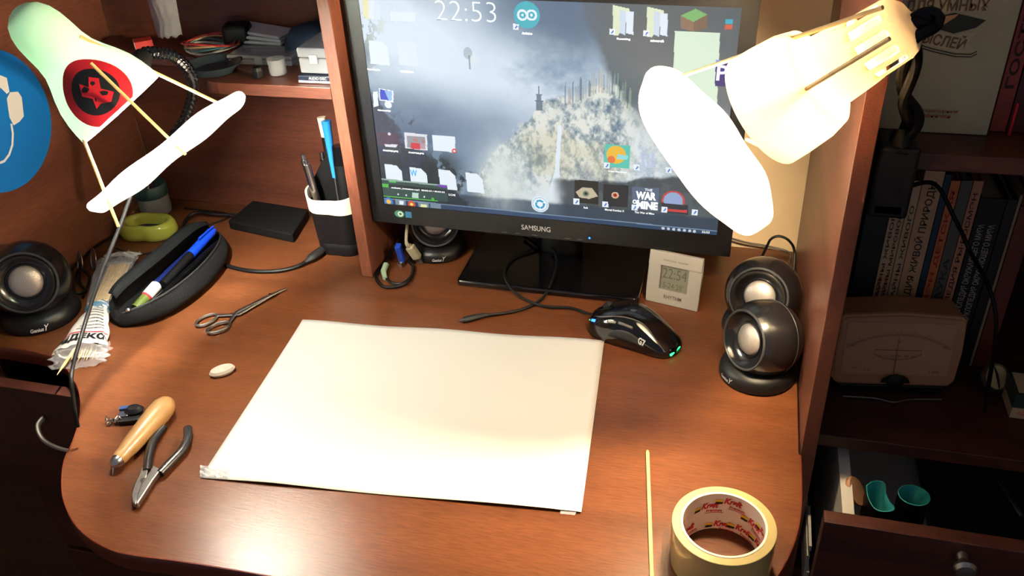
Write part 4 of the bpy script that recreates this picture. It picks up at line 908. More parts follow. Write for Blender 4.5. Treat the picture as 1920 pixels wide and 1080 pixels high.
bm = bmesh.new(); f = on_packet(.79, .25); A_ = [bm.verts.new(f(x, .0006)) for x in np.linspace(-.026, .030, 24)]; B_ = [bm.verts.new(f(x, -.0006)) for x in np.linspace(-.026, .030, 24)]
for i in range(23): bm.faces.new((A_[i], A_[i+1], B_[i+1], B_[i]))
obj('print_line', bm, M_RED, wp, True, smooth=False)
bm = bmesh.new(); f = on_packet(.12, .40); bm.faces.new([bm.verts.new(f(x, y)) for x, y in ((-.006, -.004), (.005, -.004), (.005, .004), (-.006, .004))]); obj('print_patch', bm, M_RED, wp, True, smooth=False)

# ================================================================== BACK LEFT OF THE DESK
gc = Vector((-.592, .318, 0))
GD = thing('green_dish', 'glossy yellow-green bean-shaped holder with a dark hollow, under the left lamp', 'holder', gc)
M_LIME = mat('lime_plastic', (190, 196, 78), .22, coat=.4)
def bean(a): return 1+.13*math.cos(2*a)-.16*math.exp(-((a-1.5*PI)/.42)**2)-.08*math.exp(-((a-.5*PI)/.5)**2)
obj('body', lathe([(.0375, .0008), (.0415, .003), (.0430, .012), (.0410, .022), (.0375, .0280), (.0330, .0285), (.0295, .0262), (.0280, .020), (.0276, .010)], 64, Matrix.Rotation(.12, 4, 'Z') @ Matrix.Diagonal((1.03, .86, 1, 1)), rfun=bean), M_LIME, GD, angle=180)
obj('hollow', lathe([(.0277, .0102), (0, .0102)], 40, Matrix.Rotation(.12, 4, 'Z') @ Matrix.Diagonal((1.03, .86, 1, 1)), rfun=bean), mat('dark_violet_inside', (46, 40, 52), .5), GD)
jx = Gy(287, 372, .395)
JR = thing('small_jar', 'small clear jar with a dark teal lid behind the green holder', 'jar', (jx.x, .395, 0))
obj('body', lathe([(0, .0006), (.025, .0006), (.0265, .003), (.0265, .030), (.0255, .033), (0, .033)], 36), mat('frosted_glass', (200, 205, 205), .2, alpha=.45, spec=.8), JR)
obj('lid', lathe([(0, .0335), (.0275, .0335), (.0280, .036), (.0280, .052), (.0265, .0545), (0, .0550)], 36, rfun=lambda a: 1+.008*math.cos(24*a)), mat('dark_teal_plastic', (44, 70, 74), .4), JR)
# external drive and its cable
M_HD = mat('matt_black_drive', (8, 8, 10), .7, spec=.25)
HD = thing('hard_drive', 'flat black external hard drive lying behind the pencil case', 'hard drive', (-.405, .39, 0))
obj('case', prism([(-.4619, .4340), (-.350, .4202), (-.3357, .3335), (-.4660, .3580)], .0008, .0165), M_HD, HD, True, False, bevel=.002)
hp_ = [(-.461, .389, .008), (-.480, .392, .008)]
obj('plug', tube(hp_, .0048, 8, flat=.6), M_RUBBER, HD, True)
obj('cable', tube(spline([(-.480, .392, .008), G(398, 401, .012), G(372, 398, .014), G(352, 408, .010), G(342, 430, .006), G(350, 445, .004), G(372, 455, .004)], 8), .0028, 8), M_CABLE, HD, True)
UC = thing('usb_cable', 'thick black cable with a plug lying between pencil case and pen cup', 'cable', G(500, 508))
obj('cord', tube(spline([G(392, 485, .0035), G(425, 498, .0035), G(470, 508, .0035), G(520, 508, .0035), G(556, 500, .004), G(575, 490, .006)], 8), .0030, 10), M_CABLE, UC, True)
obj('plug', tube(spline([G(572, 492, .0060), G(588, 480, .0080), G(606, 466, .0085), G(615, 460, .0085)], 4), [.0032, .004, .006, .0075, .0078, .0078, .0076, .0072, .0070, .0070, .0070, .0066, .0060], 12, flat=.75, up=(0, 0, 1)), M_RUBBER, UC, True)
obj('metal_tip', rod(G(613, 462, .0085), G(621, 456, .0085), .0046, 10), M_STEEL, UC, True)
tag(obj('thin_cable', tube(spline([(-.640, .17, .003), (-.650, .215, .004), (-.652, .27, .004), (-.641, .32, .003), (-.650, .385, .003)], 8), .0016, 8), M_CABLE), 'thin black cable along the foot of the left panel', 'cable')
tag(obj('thin_cable', tube(spline([G(218, 466, .002), G(250, 476, .002), G(290, 472, .002), G(320, 458, .002), G(345, 438, .002), (-.49, .4, .002), G(345, 390, .002)], 8), .0013, 8), M_CABLE), 'thin black cable curving round the front of the green holder', 'cable')
tag(obj('thin_cable', tube(spline([G(226, 512, .002), G(262, 510, .002), G(282, 502, .002), G(284, 488, .002), G(276, 478, .002)], 8), .0009, 6), M_CABLE), 'very thin cable between the skewer packet and the pencil case', 'cable')
tag(obj('tangled_cable', tube(spline([Vector((max(-.652, q_.x), q_.y, q_.z)) for q_ in [G(146, 474, .004), G(150, 500, .012), G(150, 530, .004), G(162, 545, .004), G(140, 548, .010), G(140, 522, .004), G(150, 505, .014), G(168, 520, .005), G(155, 558, .004)]], 8), .0022, 8), M_CABLE), 'tangled black cable behind the left speaker', 'cable')
GL = thing('reading_glasses', 'folded eyeglasses lying behind the skewer packet', 'glasses', G(160, 490))
lz = mat('glass_lens', (190, 200, 195), .05, alpha=.25, spec=1)
for k, (px_, py__) in enumerate(((150, 492), (175, 486))):
    c = G(px_, py__, .016); Mg = Matrix.Translation(c) @ Matrix.Rotation(-.7, 4, 'Z') @ Matrix.Rotation(1.25, 4, 'X')
    obj('lens', lathe([(0, 0), (.0165, 0)], 28, Mg), lz, GL, True)
    obj('rim', tube([Mg @ Vector((.0168*math.cos(t), .0168*math.sin(t), 0)) for t in np.linspace(0, 2*PI, 29)], .0009, 6, cap=False), M_STEEL, GL, True)
# ================================================================== PEN CUP
CU = thing('pen_cup', 'black pen cup with a cream band, against the divider post', 'pen cup', (-.2480, .3450, 0))
M_CREAM = mat('cream_plastic_band', (226, 216, 192), .4)
def wav(a): return 1+.10*math.cos(3*(a+.55))*.6+.035*math.cos(6*a)
obj('body', lathe([(0, .0006), (.0395, .0006), (.0415, .004), (.0415, .020), (.0405, .021), (.0405, .023), (.0425, .024), (.0450, .082), (.0425, .082), (.0385, .030), (0, .030)], 64, rfun=wav), M_BLACK, CU, angle=50)
def bandh(a): return 0
bm = grid(lambda uu, vv: Vector(((([.0472, .0480, .0450, .0436][int(round(vv*3))])*wav(2*PI*uu)*math.cos(2*PI*uu)), (([.0472, .0480, .0450, .0436][int(round(vv*3))])*wav(2*PI*uu)*math.sin(2*PI*uu)), [.076, .1030+.005*math.sin(2*PI*uu+.6), .1030+.005*math.sin(2*PI*uu+.6), .080][int(round(vv*3))])), 64, 3, closed_u=True)
obj('rim_band', bm, M_CREAM, CU, angle=50, label='wavy cream rim band')
div = [(-.040, 0), (.040, 0), (.040, .086), (.030, .120), (.012, .132), (-.008, .128), (-.024, .112), (-.040, .086)]
obj('divider', prism(div, -.0012, .0012, Matrix.Translation((.004, .006, .030)) @ Matrix.Rotation(.25, 4, 'Z') @ Matrix.Rotation(PI/2, 4, 'X')), M_BLACK, CU, smooth=False)
def pen(name, label, cat, a, b, parts):
    t = thing(name, label, cat, a); A, B = Vector(a), Vector(b)
    for pn, f0, f1, r0, r1, m in parts: obj(pn, tube([A.lerp(B, f0), A.lerp(B, (f0+f1)/2), A.lerp(B, f1)], [r0, (r0+r1)/2, r1], 14), m, t, True)
    return t
def pa(x, y, z): return Vector((-.2480+x, .3450+y, z))
pen('pen', 'silver ballpoint pen leaning at the left edge of the pen cup', 'pen', pa(-.024, -.016, .040), pa(-.044, -.008, .156), [('barrel', 0, .93, .0050, .0054, M_CHROME), ('push_button', .93, 1, .0036, .0030, M_CHROME)])
pen('pen', 'second silver pen just right of the leftmost one in the cup', 'pen', pa(-.020, -.022, .040), pa(-.036, -.016, .152), [('barrel', 0, .93, .0050, .0054, M_CHROME), ('push_button', .93, 1, .0030, .0026, M_CHROME)])
pen('pen', 'dark pen with a chrome end behind the two silver pens', 'pen', pa(-.014, .010, .040), pa(-.026, .018, .150), [('barrel', 0, .90, .0048, .0052, M_GLOSSBLACK), ('push_button', .90, 1, .0042, .0034, M_CHROME)])
pen('paint_brush', 'black handled tool with a cream fluffy end, tallest in the cup', 'brush', pa(-.006, .006, .040), pa(-.018, .022, .205), [('handle', 0, .82, .0044, .0058, M_BLACK), ('bristle_end', .82, 1, .0058, .0066, mat('cream_bristle', (222, 206, 176), .8))])
pen('needle_file', 'bright blue handled needle file beside the cream ended brush', 'file', pa(.002, -.008, .060), pa(-.006, .012, .204), [('shaft', 0, .40, .0014, .0014, M_STEEL), ('handle', .40, 1, .0036, .0072, mat('sky_blue_plastic', (36, 128, 205), .35))])
pen('pen', 'black pen with a metal clip close to the divider post', 'pen', pa(.016, .008, .060), pa(.014, .020, .192), [('barrel', 0, .85, .0050, .0054, M_BLACK), ('clip_end', .85, 1, .0056, .0048, M_GLOSSBLACK)])
pen('glue_stick', 'thick black round stick standing in the cup beside the post', 'glue stick', pa(.016, -.008, .040), pa(.012, .006, .168), [('tube', 0, .78, .0120, .0125, M_BLACK), ('cap', .78, 1, .0128, .0118, M_GLOSSBLACK)])

# ================================================================== PLUGS BY THE DIVIDER
def cable_thing(label, pts, r, m=M_CABLE, name='cable'): return tag(obj(name, tube(spline(pts, 8), r, 10), m), label, 'cable')
AC = thing('audio_cable', 'coiled black audio cable with a pale green plug at the divider foot', 'cable', G(745, 525))
obj('cord', tube(spline([G(724, 522, .003), G(735, 530, .003), G(755, 531, .004), G(771, 518, .004), G(774, 500, .006), G(768, 485, .010), (-.118, .350, .02)], 8), .0022, 10), M_CABLE, AC, True)
obj('cord_loop', tube(spline([(-.155, .345, .02), (-.162, .30, .006), G(705, 515, .003), G(716, 535, .003), G(740, 538, .003), G(765, 527, .0045), G(776, 506, .0035)], 8), .0024, 10), M_CABLE, AC, True)
obj('plug', tube([G(722, 522, .0045), G(719, 508, .006), G(724, 496, .009)], [.0034, .0042, .0046], 14), mat('pale_green_plastic', (160, 188, 160), .4), AC, True)
BC2 = thing('usb_plug', 'blue usb plug hanging beside the divider foot', 'plug', G(741, 505))
obj('body', obox(Matrix.Translation((-.1375, .300, .022)) @ Matrix.Rotation(.3, 4, 'X'), .009, .010, .034), mat('usb_blue_plastic', (26, 62, 170), .35), BC2, True, False, bevel=.0015)
obj('metal_tip', obox(Matrix.Translation((-.1375, .2945, .0035+.001)) @ Matrix.Rotation(.3, 4, 'X'), .0068, .0045, .009), M_CHROME, BC2, True, False)
VP = thing('beige_plug', 'beige computer plug with metal tip right of the blue plug', 'plug', G(755, 500))
Mv = Matrix.Translation((-.1165, .302, .0245)) @ Matrix.Rotation(-.30, 4, 'Y') @ Matrix.Rotation(.3, 4, 'X')
obj('body', obox(Mv, .013, .010, .026), mat('beige_grey_plastic', (176, 170, 146), .45), VP, True, False, bevel=.002)
obj('metal_tip', obox(Mv @ Matrix.Translation((0, 0, -.0185)), .010, .0050, .010), M_STEEL, VP, True, False)
obj('cord', tube(spline([Mv @ Vector((0, 0, .013)), Mv @ Vector((0, .001, .024)), Vector((-.130, .33, .075)), Vector((-.132, .35, .11))], 6), [.0044, .004, .0036, .0032, .003, .0028]+[.0024]*13, 10), MATS['beige_grey_plastic'], VP, True)
# mini usb lead in front of the monitor
ML2 = thing('usb_cable', 'black cable with a small silver tipped plug looping in front of the monitor foot', 'cable', G(880, 598))
obj('cord', tube(spline([G(905, 591, .0045), G(940, 588, .0025), G(985, 578, .0025), G(1018, 558, .0030), G(1037, 522, .0140), G(1044, 490, .0150), G(1036, 466, .018), G(1015, 455, .02), (.030, .40, .018)], 8), .0022, 10), M_CABLE, ML2, True)
obj('plug', tube([G(868, 600, .0045), G(874, 599, .0050), G(890, 595, .0050), G(906, 591, .0045), G(914, 590, .004)], [.0042, .0050, .0050, .0040, .0026], 12, flat=.8), M_RUBBER, ML2, True)
obj('metal_tip', rod(G(869, 600, .0045), G(861, 601, .0042), .0019, 8), M_CHROME, ML2, True)
# leads behind the right rear speaker
cable_thing('black cable running along the wall from behind the monitor to the corner', [(.335, .435, .020), Gy(1400, 455, .436), Gy(1440, 462, .436), Gy(1480, 474, .43), (.428, .40, .004)], .0016, mat('grey_brown_cable', (70, 62, 56), .45))
cable_thing('black cable standing up in a loop behind the rear right speaker', [(.372, .33, .004), Gy(1436, 466, .33), Gy(1446, 448, .33), Gy(1462, 443, .33), Gy(1480, 452, .33), Gy(1490, 475, .33), (.428, .30, .03), (.428, .27, .004)], .0018)

# ================================================================== BLUE SAFETY SIGN ON THE LEFT PANEL
c_ = Gx(-6, 228, -.6592)
SG = thing('round_sticker', 'round blue sticker with a white headphones symbol on the left panel', 'sticker', (-.6592, c_.y, c_.z))
MS_ = frame((-.6590, c_.y, c_.z), (1, 0, 0), (0, 1, 0))
SR = .5*(Gx(20, 356, -.6592)-Gx(20, 99, -.6592)).length*1.03
obj('disc', prism(circle(0, 0, SR, SR, 64), 0, .0004, MS_), mat('sign_blue', (14, 112, 196), .4), SG, True, False)
M_SW = mat('sign_white', (225, 228, 232), .45)
# symbol: head, ear cup, strap
def sgp(pts, z=.0007): return flat_poly([((Gx(a, b, -.6590)-MS_.translation).dot(MS_.col[0].xyz), (Gx(a, b, -.6590)-MS_.translation).dot(MS_.col[1].xyz)) for a, b in pts], MS_, z)
obj('symbol', sgp([(18, 173), (33, 172), (40, 182), (44, 218), (36, 228), (25, 235), (17, 220), (12, 185)]), M_SW, SG, True, False)
obj('symbol', sgp([(-40, 140), (0, 141), (12, 146), (17, 172), (12, 176), (2, 166), (-10, 160), (-40, 170)]), M_SW, SG, True, False)
stp = [(21, 232), (24, 250), (23, 272), (17, 290), (8, 302), (-4, 307), (-20, 306)]
obj('symbol', tube([Gx(a, b, -.6588) for a, b in stp], .0022, 8, flat=.2, up=(1, 0, 0)), M_SW, SG, True, False)

# ================================================================== SHELF ABOVE
Z0 = .2925
def sh(px, py, z=Z0): return G(px, py, z)
WC = thing('coloured_wire_coil', 'coil of thin coloured wires on the left part of the shelf', 'wire coil', sh(400, 105))
cc = sh(400, 100); wcols = [(200, 190, 170), (160, 60, 50), (205, 205, 200), (70, 120, 130), (210, 180, 130), (190, 60, 60)]
for k, c in enumerate(wcols):
    r_ = np.random.RandomState(k+20); L = []
    for i in range(41):
        a = 2*PI*i/20+k; rr_ = .030+.004*math.sin(a*1.5+k)+.002*k*.6; L.append((cc.x+rr_*1.15*math.cos(a), cc.y+rr_*.80*math.sin(a), Z0+.003+.0032*k+.003*math.sin(a*2+k)))
    obj('wire', tube(L, .0011, 6), mat('wire_%s' % 'abcdef'[k], c, .4), WC, True)
MAT_AD = M_RUBBER
tag(obj('power_adapter', obox(Matrix.Translation((sh(452, 92).x, sh(452, 92).y, Z0+.020)) @ Matrix.Rotation(.3, 4, 'Z'), .040, .034, .038), M_BLACK, bevel=.006), 'dark square power adapter between the wire coil and white papers on the shelf', 'power adapter')
PP = sh(505, 84)-Vector((0, .016, 0))
for k, (lab, dz, rot) in enumerate((('white folded leaflet at the bottom of the small stack on the shelf', 0, .0), ('white folded leaflet in the middle of the small stack on the shelf', .006, -.03), ('white folded leaflet on top of the small stack on the shelf', .012, -.07))):
    Mp = Matrix.Translation((PP.x+.0, PP.y+.002*k, Z0+.014+dz)) @ Matrix.Rotation(-.05+rot, 4, 'Z') @ Matrix.Rotation(.04*k, 4, 'Y')
    tag(obj('folded_leaflet', obox(Mp, .090, .045, .0048), mat('leaflet_paper', (216, 218, 222), .6), bevel=.002, smooth=False), lab, 'leaflet')
M_CLR = mat('clear_polystyrene', (215, 220, 222), .12, alpha=.38, spec=.9)
def clearbox(label, c, sx, sy, sz, rot, latch=True):
    t = thing('plastic_box', label, 'plastic box', c, (0, 0, rot))
    obj('body', obox(Matrix.Translation((0, 0, sz*.30+.0004)), sx, sy, sz*.6), M_CLR, t, smooth=False, bevel=.002)
    obj('lid', obox(Matrix.Translation((0, 0, sz*.80+.001)), sx*1.02, sy*1.02, sz*.38), M_CLR, t, smooth=False, bevel=.002)
    if latch: obj('latch', obox(Matrix.Translation((0, -sy/2-.0015, sz*.6)), .012, .003, .012), M_CLR, t, smooth=False, bevel=.0008)
    return t
q = sh(505, 118); clearbox('low clear plastic box under the leaflets on the shelf', (q.x-.008, q.y+.012, Z0), .100, .050, .013, .02)
q = sh(546, 122); JC = thing('small_jar', 'little clear round jar at the right end of the clear plastic box', 'jar', (q.x, .302, Z0))
obj('body', lathe([(0, .0004), (.011, .0004), (.012, .002), (.012, .016), (0, .016)], 24), M_CLR, JC); obj('lid', lathe([(0, .0164), (.0128, .0164), (.0128, .022), (0, .0225)], 24, rfun=lambda a: 1+.03*math.cos(16*a)), M_CLR, JC)
q = sh(491, 142); tag(obj('plastic_stopper', lathe([(0, 0), (.0075, 0), (.0078, .010), (.0065, .015), (0, .016)], 6, Matrix.Translation((q.x, .284, Z0+.0003))), M_BLACK, smooth=False, bevel=.001), 'tiny dark knob standing in front of the clear box on the shelf', 'stopper')
q = sh(600, 140)
tag(obj('black_case', box(-.238, -.188, .272, .352, Z0+.0003, Z0+.010), mat('navy_black_plastic', (26, 34, 52), .3), smooth=False, bevel=.001), 'thin dark case with a white edge at the right end of the shelf', 'case')
ch = list(COL.objects)[-1]
obj('white_edge', box(-.2375, -.1885, .2712, .2719, Z0+.0010, Z0+.0035), M_LETTER, ch, smooth=False)
lettering('AUDIO DISC', .026, .0035, Matrix.Translation((-.209, .2713, Z0+.0070)) @ Matrix.Rotation(PI/2, 4, 'X'), M_LETTER, ch)
clearbox('taller clear plastic box standing on the dark case beside the post', (-.2135, .315, Z0+.0105), .046, .072, .034, 0)
HB = thing('cap', 'dark cap with clear wrapping at the back of the shelf beside the post', 'cap', (-.262, .395, Z0))
obj('crown', lathe([(.052, .0006), (.053, .006), (.050, .022), (.040, .036), (.022, .043), (0, .045)], 32, Matrix.Diagonal((1.05, .80, 1, 1))), mat('dark_blue_cloth', (36, 52, 76), .8, bump=.4), HB)
obj('clear_wrapping', grid(lambda a, b: Vector((-.050+.095*a, -.045-.012*math.sin(PI*a)+.006*b, .001+.016*b*(1+.25*math.sin(a*22)))), 24, 6), M_FILM, HB)
tag(obj('black_bowl', lathe([(0, .0006), (.030, .0006), (.038, .010), (.040, .013), (.037, .013), (.028, .004), (0, .004)], 36, Matrix.Translation((sh(405, 133).x, .302, Z0))), mat('dark_grey_plastic', (44, 56, 64), .4)), 'shallow dark dish in front of the wire coil on the shelf', 'dish')
q = sh(212, 72, Z0); tag(obj('red_white_box', obox(Matrix.Translation((-.560, .392, Z0+.0065)) @ Matrix.Rotation(.7, 4, 'Z'), .026, .022, .012), mat('red_card', (214, 60, 60), .5), smooth=False, bevel=.0008), 'small red box with a white side on the shelf above the left lamp', 'box')
rb = list(COL.objects)[-1]; obj('white_side', obox(Matrix.Translation((-.560, .392, Z0+.0065)) @ Matrix.Rotation(.7, 4, 'Z') @ Matrix.Translation((-.0133, 0, 0)), .0006, .0215, .0115), M_LETTER, rb, smooth=False)
bp = Gy(313, 0, .40)
tag(obj('plastic_bag', grid(lambda a, b: Vector((bp.x-.030+.060*a*(1-.25*b), .395-.012*math.sin(PI*a)*(1+.3*math.sin(b*20)), Z0+.020+.19*(1-b)+.002*math.sin(a*30+b*17))), 24, 30), mat('frosted_bag_film', (196, 204, 210), .25, alpha=.35, bump=.9, bscale=120), solid=.0003), 'crinkled see-through bag standing against the back of the shelf', 'bag')
pk = Gy(345, 30, .34)

# ================================================================== BOOKCASE CONTENTS
YB = .200
def bx(cx_crop): return Gy(1560+cx_crop/3.6, 447, YB).x
spines = [  # x0, x1 (crop measure), top z, cover colour, label
 (195, 352, 0.2510, (30, 40, 36), 'thick dark green book, first from the left in the lower row', []),
 (356, 456, 0.2375, (206, 176, 138), 'cream book with dark animal mystery lettering, second in the lower row', [('ТАЙНЫ ЖИВОГО', .60, .56, -.24, (70, 58, 46)), ('ТАЙНЫ МИРОВОГО', .60, .56, .20, (70, 58, 46)), ('МИРОВЫЕ-МИРЫ', .40, .17, -.24, (178, 52, 44)), ('ЖИВОЙ-ЗЕМЛИ', .40, .17, .20, (178, 52, 44))]),
 (460, 522, 0.2400, (208, 180, 142), 'narrower cream book right of the mystery lettering one', [('ТАЙНЫ ЖИВОГО', .60, .55, .0, (70, 58, 46)), ('АЗБУКА', .30, .16, .0, (178, 52, 44))]),
 (526, 658, 0.2530, (206, 166, 126), 'peach encyclopedia of living nature with large dark spine letters', [('ЭНЦИКЛОПЕДИЯ ЖИВОЙ ПРИРОДЫ', .50, .90, .0, (62, 50, 40))]),
 (662, 704, 0.2500, (22, 62, 78), 'thin teal book right of the peach encyclopedia', []),
 (708, 772, 0.2430, (206, 120, 70), 'orange children encyclopedia with red spine letters', [('РОСМЭН ДЕТСКАЯ', .55, .80, .0, (176, 40, 36))]),
 (776, 852, 0.2440, (92, 92, 82), 'grey-green science book between the orange and pink ones', [('НАУКА', .45, .30, .0, (52, 54, 50)), ('ЭНЦ', .12, .14, .0, (52, 54, 50))]),
 (856, 924, 0.2445, (196, 134, 104), 'salmon encyclopedia with black spine letters', [('ЭНЦИКЛОПЕДИЯ РЫ·РОСМЭН', .5, .88, .0, (66, 44, 38))]),
 (930, 1108, 0.2250, (18, 16, 16), 'thick black book with thin white spine lettering in the lower row', [('ЭНЦИКЛОПЕДИЯ ОКРУЖАЮЩЕГО МИРА', .55, .62, -.18, (170, 160, 148)), ('ЭНЦИКЛОПЕДИЯ ОКРУЖАЮЩЕГО МИРА', .55, .62, .22, (170, 160, 148))]),
 (1112, 1180, 0.2250, (26, 22, 22), 'plain black book after the thick one with white lettering', []),
 (1184, 1204, 0.2310, (148, 126, 100), 'very thin pale book near the right edge of the lower row', []),
 (1210, 1330, 0.2180, (104, 44, 36), 'dark red book at the right edge of the lower row', [])]
for i, (c0, c1, zt, colr, lab, tx) in enumerate(spines):
    x0, x1 = bx(c0), bx(c1)
    if i == 0: x0 = max(x0, .4575)
    t = thing('book', lab, 'book', ((x0+x1)/2, YB, .0003), group='books in the lower row')
    m = mat('book_cover_%s' % 'abcdefghijklmn'[i], colr, .5, vary=.08)
    w_ = x1-x0; b = box(x0, x1, YB, YB+.0025, .0004, zt); box(x0, x0+.002, YB+.0025, YB+.16, .0004, zt, b); box(x1-.002, x1, YB+.0025, YB+.16, .0004, zt, b)
    cv = obj('cover', b, m, t, True, False, bevel=.0006)
    obj('pages', box(x0+.0022, x1-.0022, YB+.0028, YB+.156, .003, zt-.004), mat('page_paper', (214, 200, 170), .8), t, True, False)
    for s_, cz, ln, off, tc_ in tx:
        hgt = zt; Lw = hgt*ln; cw_ = w_*(.55 if off == 0 else .30)
        lettering(s_, Lw, min(cw_, .014), Matrix.Translation(((x0+x1)/2+off*w_, YB-.0004, hgt*cz)) @ Matrix.Rotation(-PI/2, 4, 'Y') @ Matrix.Rotation(PI/2, 4, 'X'), mat('spine_ink_%d_%d_%d' % tc_, tc_, .6), cv, True, 'spine_lettering', bold=.015)
# big book facing out on the upper shelf
BB = thing('book', 'large grey-green book facing out on the upper shelf, banner title for clever thoughts', 'book', (.515, .095, .3415))
y0 = .088; xr = Gy(1851, 250, y0).x
M_SAGE = mat('sage_book_cover', (176, 172, 138), .5, vary=.06)
cvb = obj('cover', box(.4575, xr, y0, y0+.003, .3415, .60), M_SAGE, BB, True, False, bevel=.0006)
obj('cover', box(.4575, xr, y0+.022, y0+.025, .3415, .60), M_SAGE, BB, True, False)
obj('pages', box(.4600, xr-.004, y0+.0032, y0+.0218, .344, .596), MATS['page_paper'], BB, True, False)
MB_ = Matrix.Rotation(PI/2, 4, 'X')
def bk(px, py): p = Gy(px, py, y0-.0004); return p
def bpoly(pts, m, name, off=0):
    bm = bmesh.new(); bm.faces.new([bm.verts.new(bk(*p)+Vector((0, -off, 0))) for p in pts]); return obj(name, bm, m, cvb, True, False)
M_BRN = mat('brown_cover_print', (116, 84, 58), .55); M_DGR = mat('dark_green_cover_print', (34, 44, 38), .55); M_PCH = mat('peach_cover_print', (206, 150, 108), .55); M_LSG = mat('light_sage_print', (190, 182, 146), .55)
bpoly([(1700, 26), (1715, 2), (1850, -18), (1852, 22), (1780, 22), (1720, 34)], M_LSG, 'title_banner'); 
bpoly([(1725, 38), (1790, 24), (1849, 38), (1830, 52), (1788, 63), (1750, 52)], M_DGR, 'cover_picture', .0001); bpoly([(1730, 37), (1798, 26), (1790, 33), (1776, 42), (1764, 50), (1745, 46)], M_PCH, 'cover_picture', .0003)
bpoly([(1690, 52), (1728, 52), (1780, 66), (1832, 60), (1814, 80), (1832, 98), (1800, 100), (1740, 84), (1692, 78)], M_LSG, 'title_banner')
def cover_text(s, px, py, w_, h_, m, rot=0, **k):
    lettering(s, w_, h_, Matrix.Translation(bk(px, py)+Vector((0, -.0006, 0))) @ MB_ @ Matrix.Rotation(rot, 4, 'Z'), m, cvb, True, 'title_lettering', **k)
cover_text('ДЛЯ УМНЫХ', 1776, 12, .066, .0115, M_BRN, .03, bold=.02); cover_text('МЫСЛЕЙ', 1762, 72, .044, .0125, M_BRN, -.16, bold=.02)
for a, b in (((1700, 48), (1850, 52)), ((1722, 90), (1800, 102))): pass
for off in (0, 5): obj('banner_line', tube([bk(*p) for p in ((1724, 84+off), (1750, 92+off), (1790, 101+off), (1820, 102+off), (1832, 96+off))], .0004, 5), M_DGR, cvb, True)
cover_text('Литературные', 1755, 208, .037, .0042, mat('red_cover_print', (182, 74, 58), .5), .0, bold=.01); cover_text('странички', 1748, 218, .030, .0040, MATS['red_cover_print'], .0, bold=.01)
# red books at the right of the upper shelf
for j, (xa, xb, colr, lab, txx) in enumerate(((Gy(1870, 190, .10).x, Gy(1900, 190, .10).x, (150, 62, 54), 'red book with dark spine letters beside the big book on the upper shelf', 'ГОСТЕР'), (Gy(1903, 190, .10).x, Gy(1940, 190, .10).x, (76, 30, 28), 'dark maroon book at the right edge of the upper shelf', ''))):
    t = thing('book', lab, 'book', ((xa+xb)/2, .10, .3415), group='upright books on the upper shelf'); m = mat('upper_cover_%s' % 'ab'[j], colr, .5, vary=.25, vscale=60)
    zb = .3415; b = box(xa, xb, .10, .103, zb, .58); box(xa, xa+.002, .103, .26, zb, .58, b); box(xb-.002, xb, .103, .26, zb, .58, b); cv = obj('cover', b, m, t, True, False)
    obj('pages', box(xa+.0022, xb-.0022, .1032, .256, zb+.003, .576), MATS['page_paper'], t, True, False)
    if txx: lettering(txx, .085, .0075, Matrix.Translation(((xa+xb)/2, .0995, .425)) @ Matrix.Rotation(-PI/2, 4, 'Y') @ Matrix.Rotation(PI/2, 4, 'X'), mat('spine_ink_dark', (52, 20, 18), .6), cv, True, 'spine_lettering', bold=.02)
tag(obj('red_ribbon', box(.5765, .5785, .09, .0915, .3417, .372), mat('bright_red_ribbon', (200, 30, 40), .5), smooth=False), 'short bright red bookmark ribbon at the foot of the upper books', 'ribbon')
# ---- panel meter
v0, v1 = Vector((.4762, .1182, 0)), Vector((.6024, .1368, 0)); va = math.atan2(v1.y-v0.y, v1.x-v0.x)
VM = thing('panel_meter', 'old beige analogue panel meter with a curved scale, in front of the books', 'meter', ((v0.x+v1.x)/2, (v0.y+v1.y)/2, .0005), (0, 0, va))
M_VM = mat('aged_beige_plastic', (196, 138, 92), .42, vary=.06)
wv, hv, dv = .138, .092, .045
rr = [(-wv/2+.006, 0), (wv/2-.006, 0), (wv/2, .008), (wv/2+.002, hv*.5), (wv/2, hv-.006), (wv/2-.006, hv-.001), (0, hv+.003), (-wv/2+.006, hv-.001), (-wv/2, hv-.006), (-wv/2-.002, hv*.5), (-wv/2, .008)]
MV = Matrix.Translation((0, .002, .012)) @ Matrix.Rotation(math.radians(84), 4, 'X')
obj('case', prism(rr, -dv, 0, MV), M_VM, VM, smooth=False, bevel=.003)
fo = [(x*.97, .002+y*.96) for x, y in rr]
obj('front_cover', prism(fo, .0002, .005, MV), mat('yellowed_clear_cover', (196, 148, 108), .18, alpha=.30, spec=.8), VM, smooth=False, bevel=.002)
dl = obj('dial', prism([(-wv/2+.010, .014), (wv/2-.010, .014), (wv/2-.010, hv-.010), (-wv/2+.010, hv-.010)], .00021, .0008, MV), mat('dial_card', (200, 150, 112), .6), VM, smooth=False)
M_TK = mat('dial_ink', (66, 44, 34), .6)
bm = bmesh.new(); cxm, cym, Rm = 0, -.030, .098
ring_poly((cxm, cym), Rm, Rm-.0007, MV, .0011, 40, PI/2-.62, PI/2+.62, bm); ring_poly((cxm, cym), Rm-.0018, Rm-.0022, MV, .0011, 40, PI/2-.62, PI/2+.62, bm)
for k in range(41):
    a = PI/2-.60+1.2*k/40; l_ = .0045 if k % 5 == 0 else .0024; dx, dy = math.cos(a), math.sin(a)
    p_ = Vector((cxm+dx*Rm, cym+dy*Rm)); q_ = Vector((cxm+dx*(Rm+l_), cym+dy*(Rm+l_))); n_ = Vector((-dy, dx))*.00022
    bm.faces.new([bm.verts.new(MV @ Vector((*v_, .0011))) for v_ in (p_-n_, p_+n_, q_+n_, q_-n_)])
ring_poly((0, .086), .052, .0513, MV, .0011, 24, 1.5*PI-.55, 1.5*PI+.55, bm)
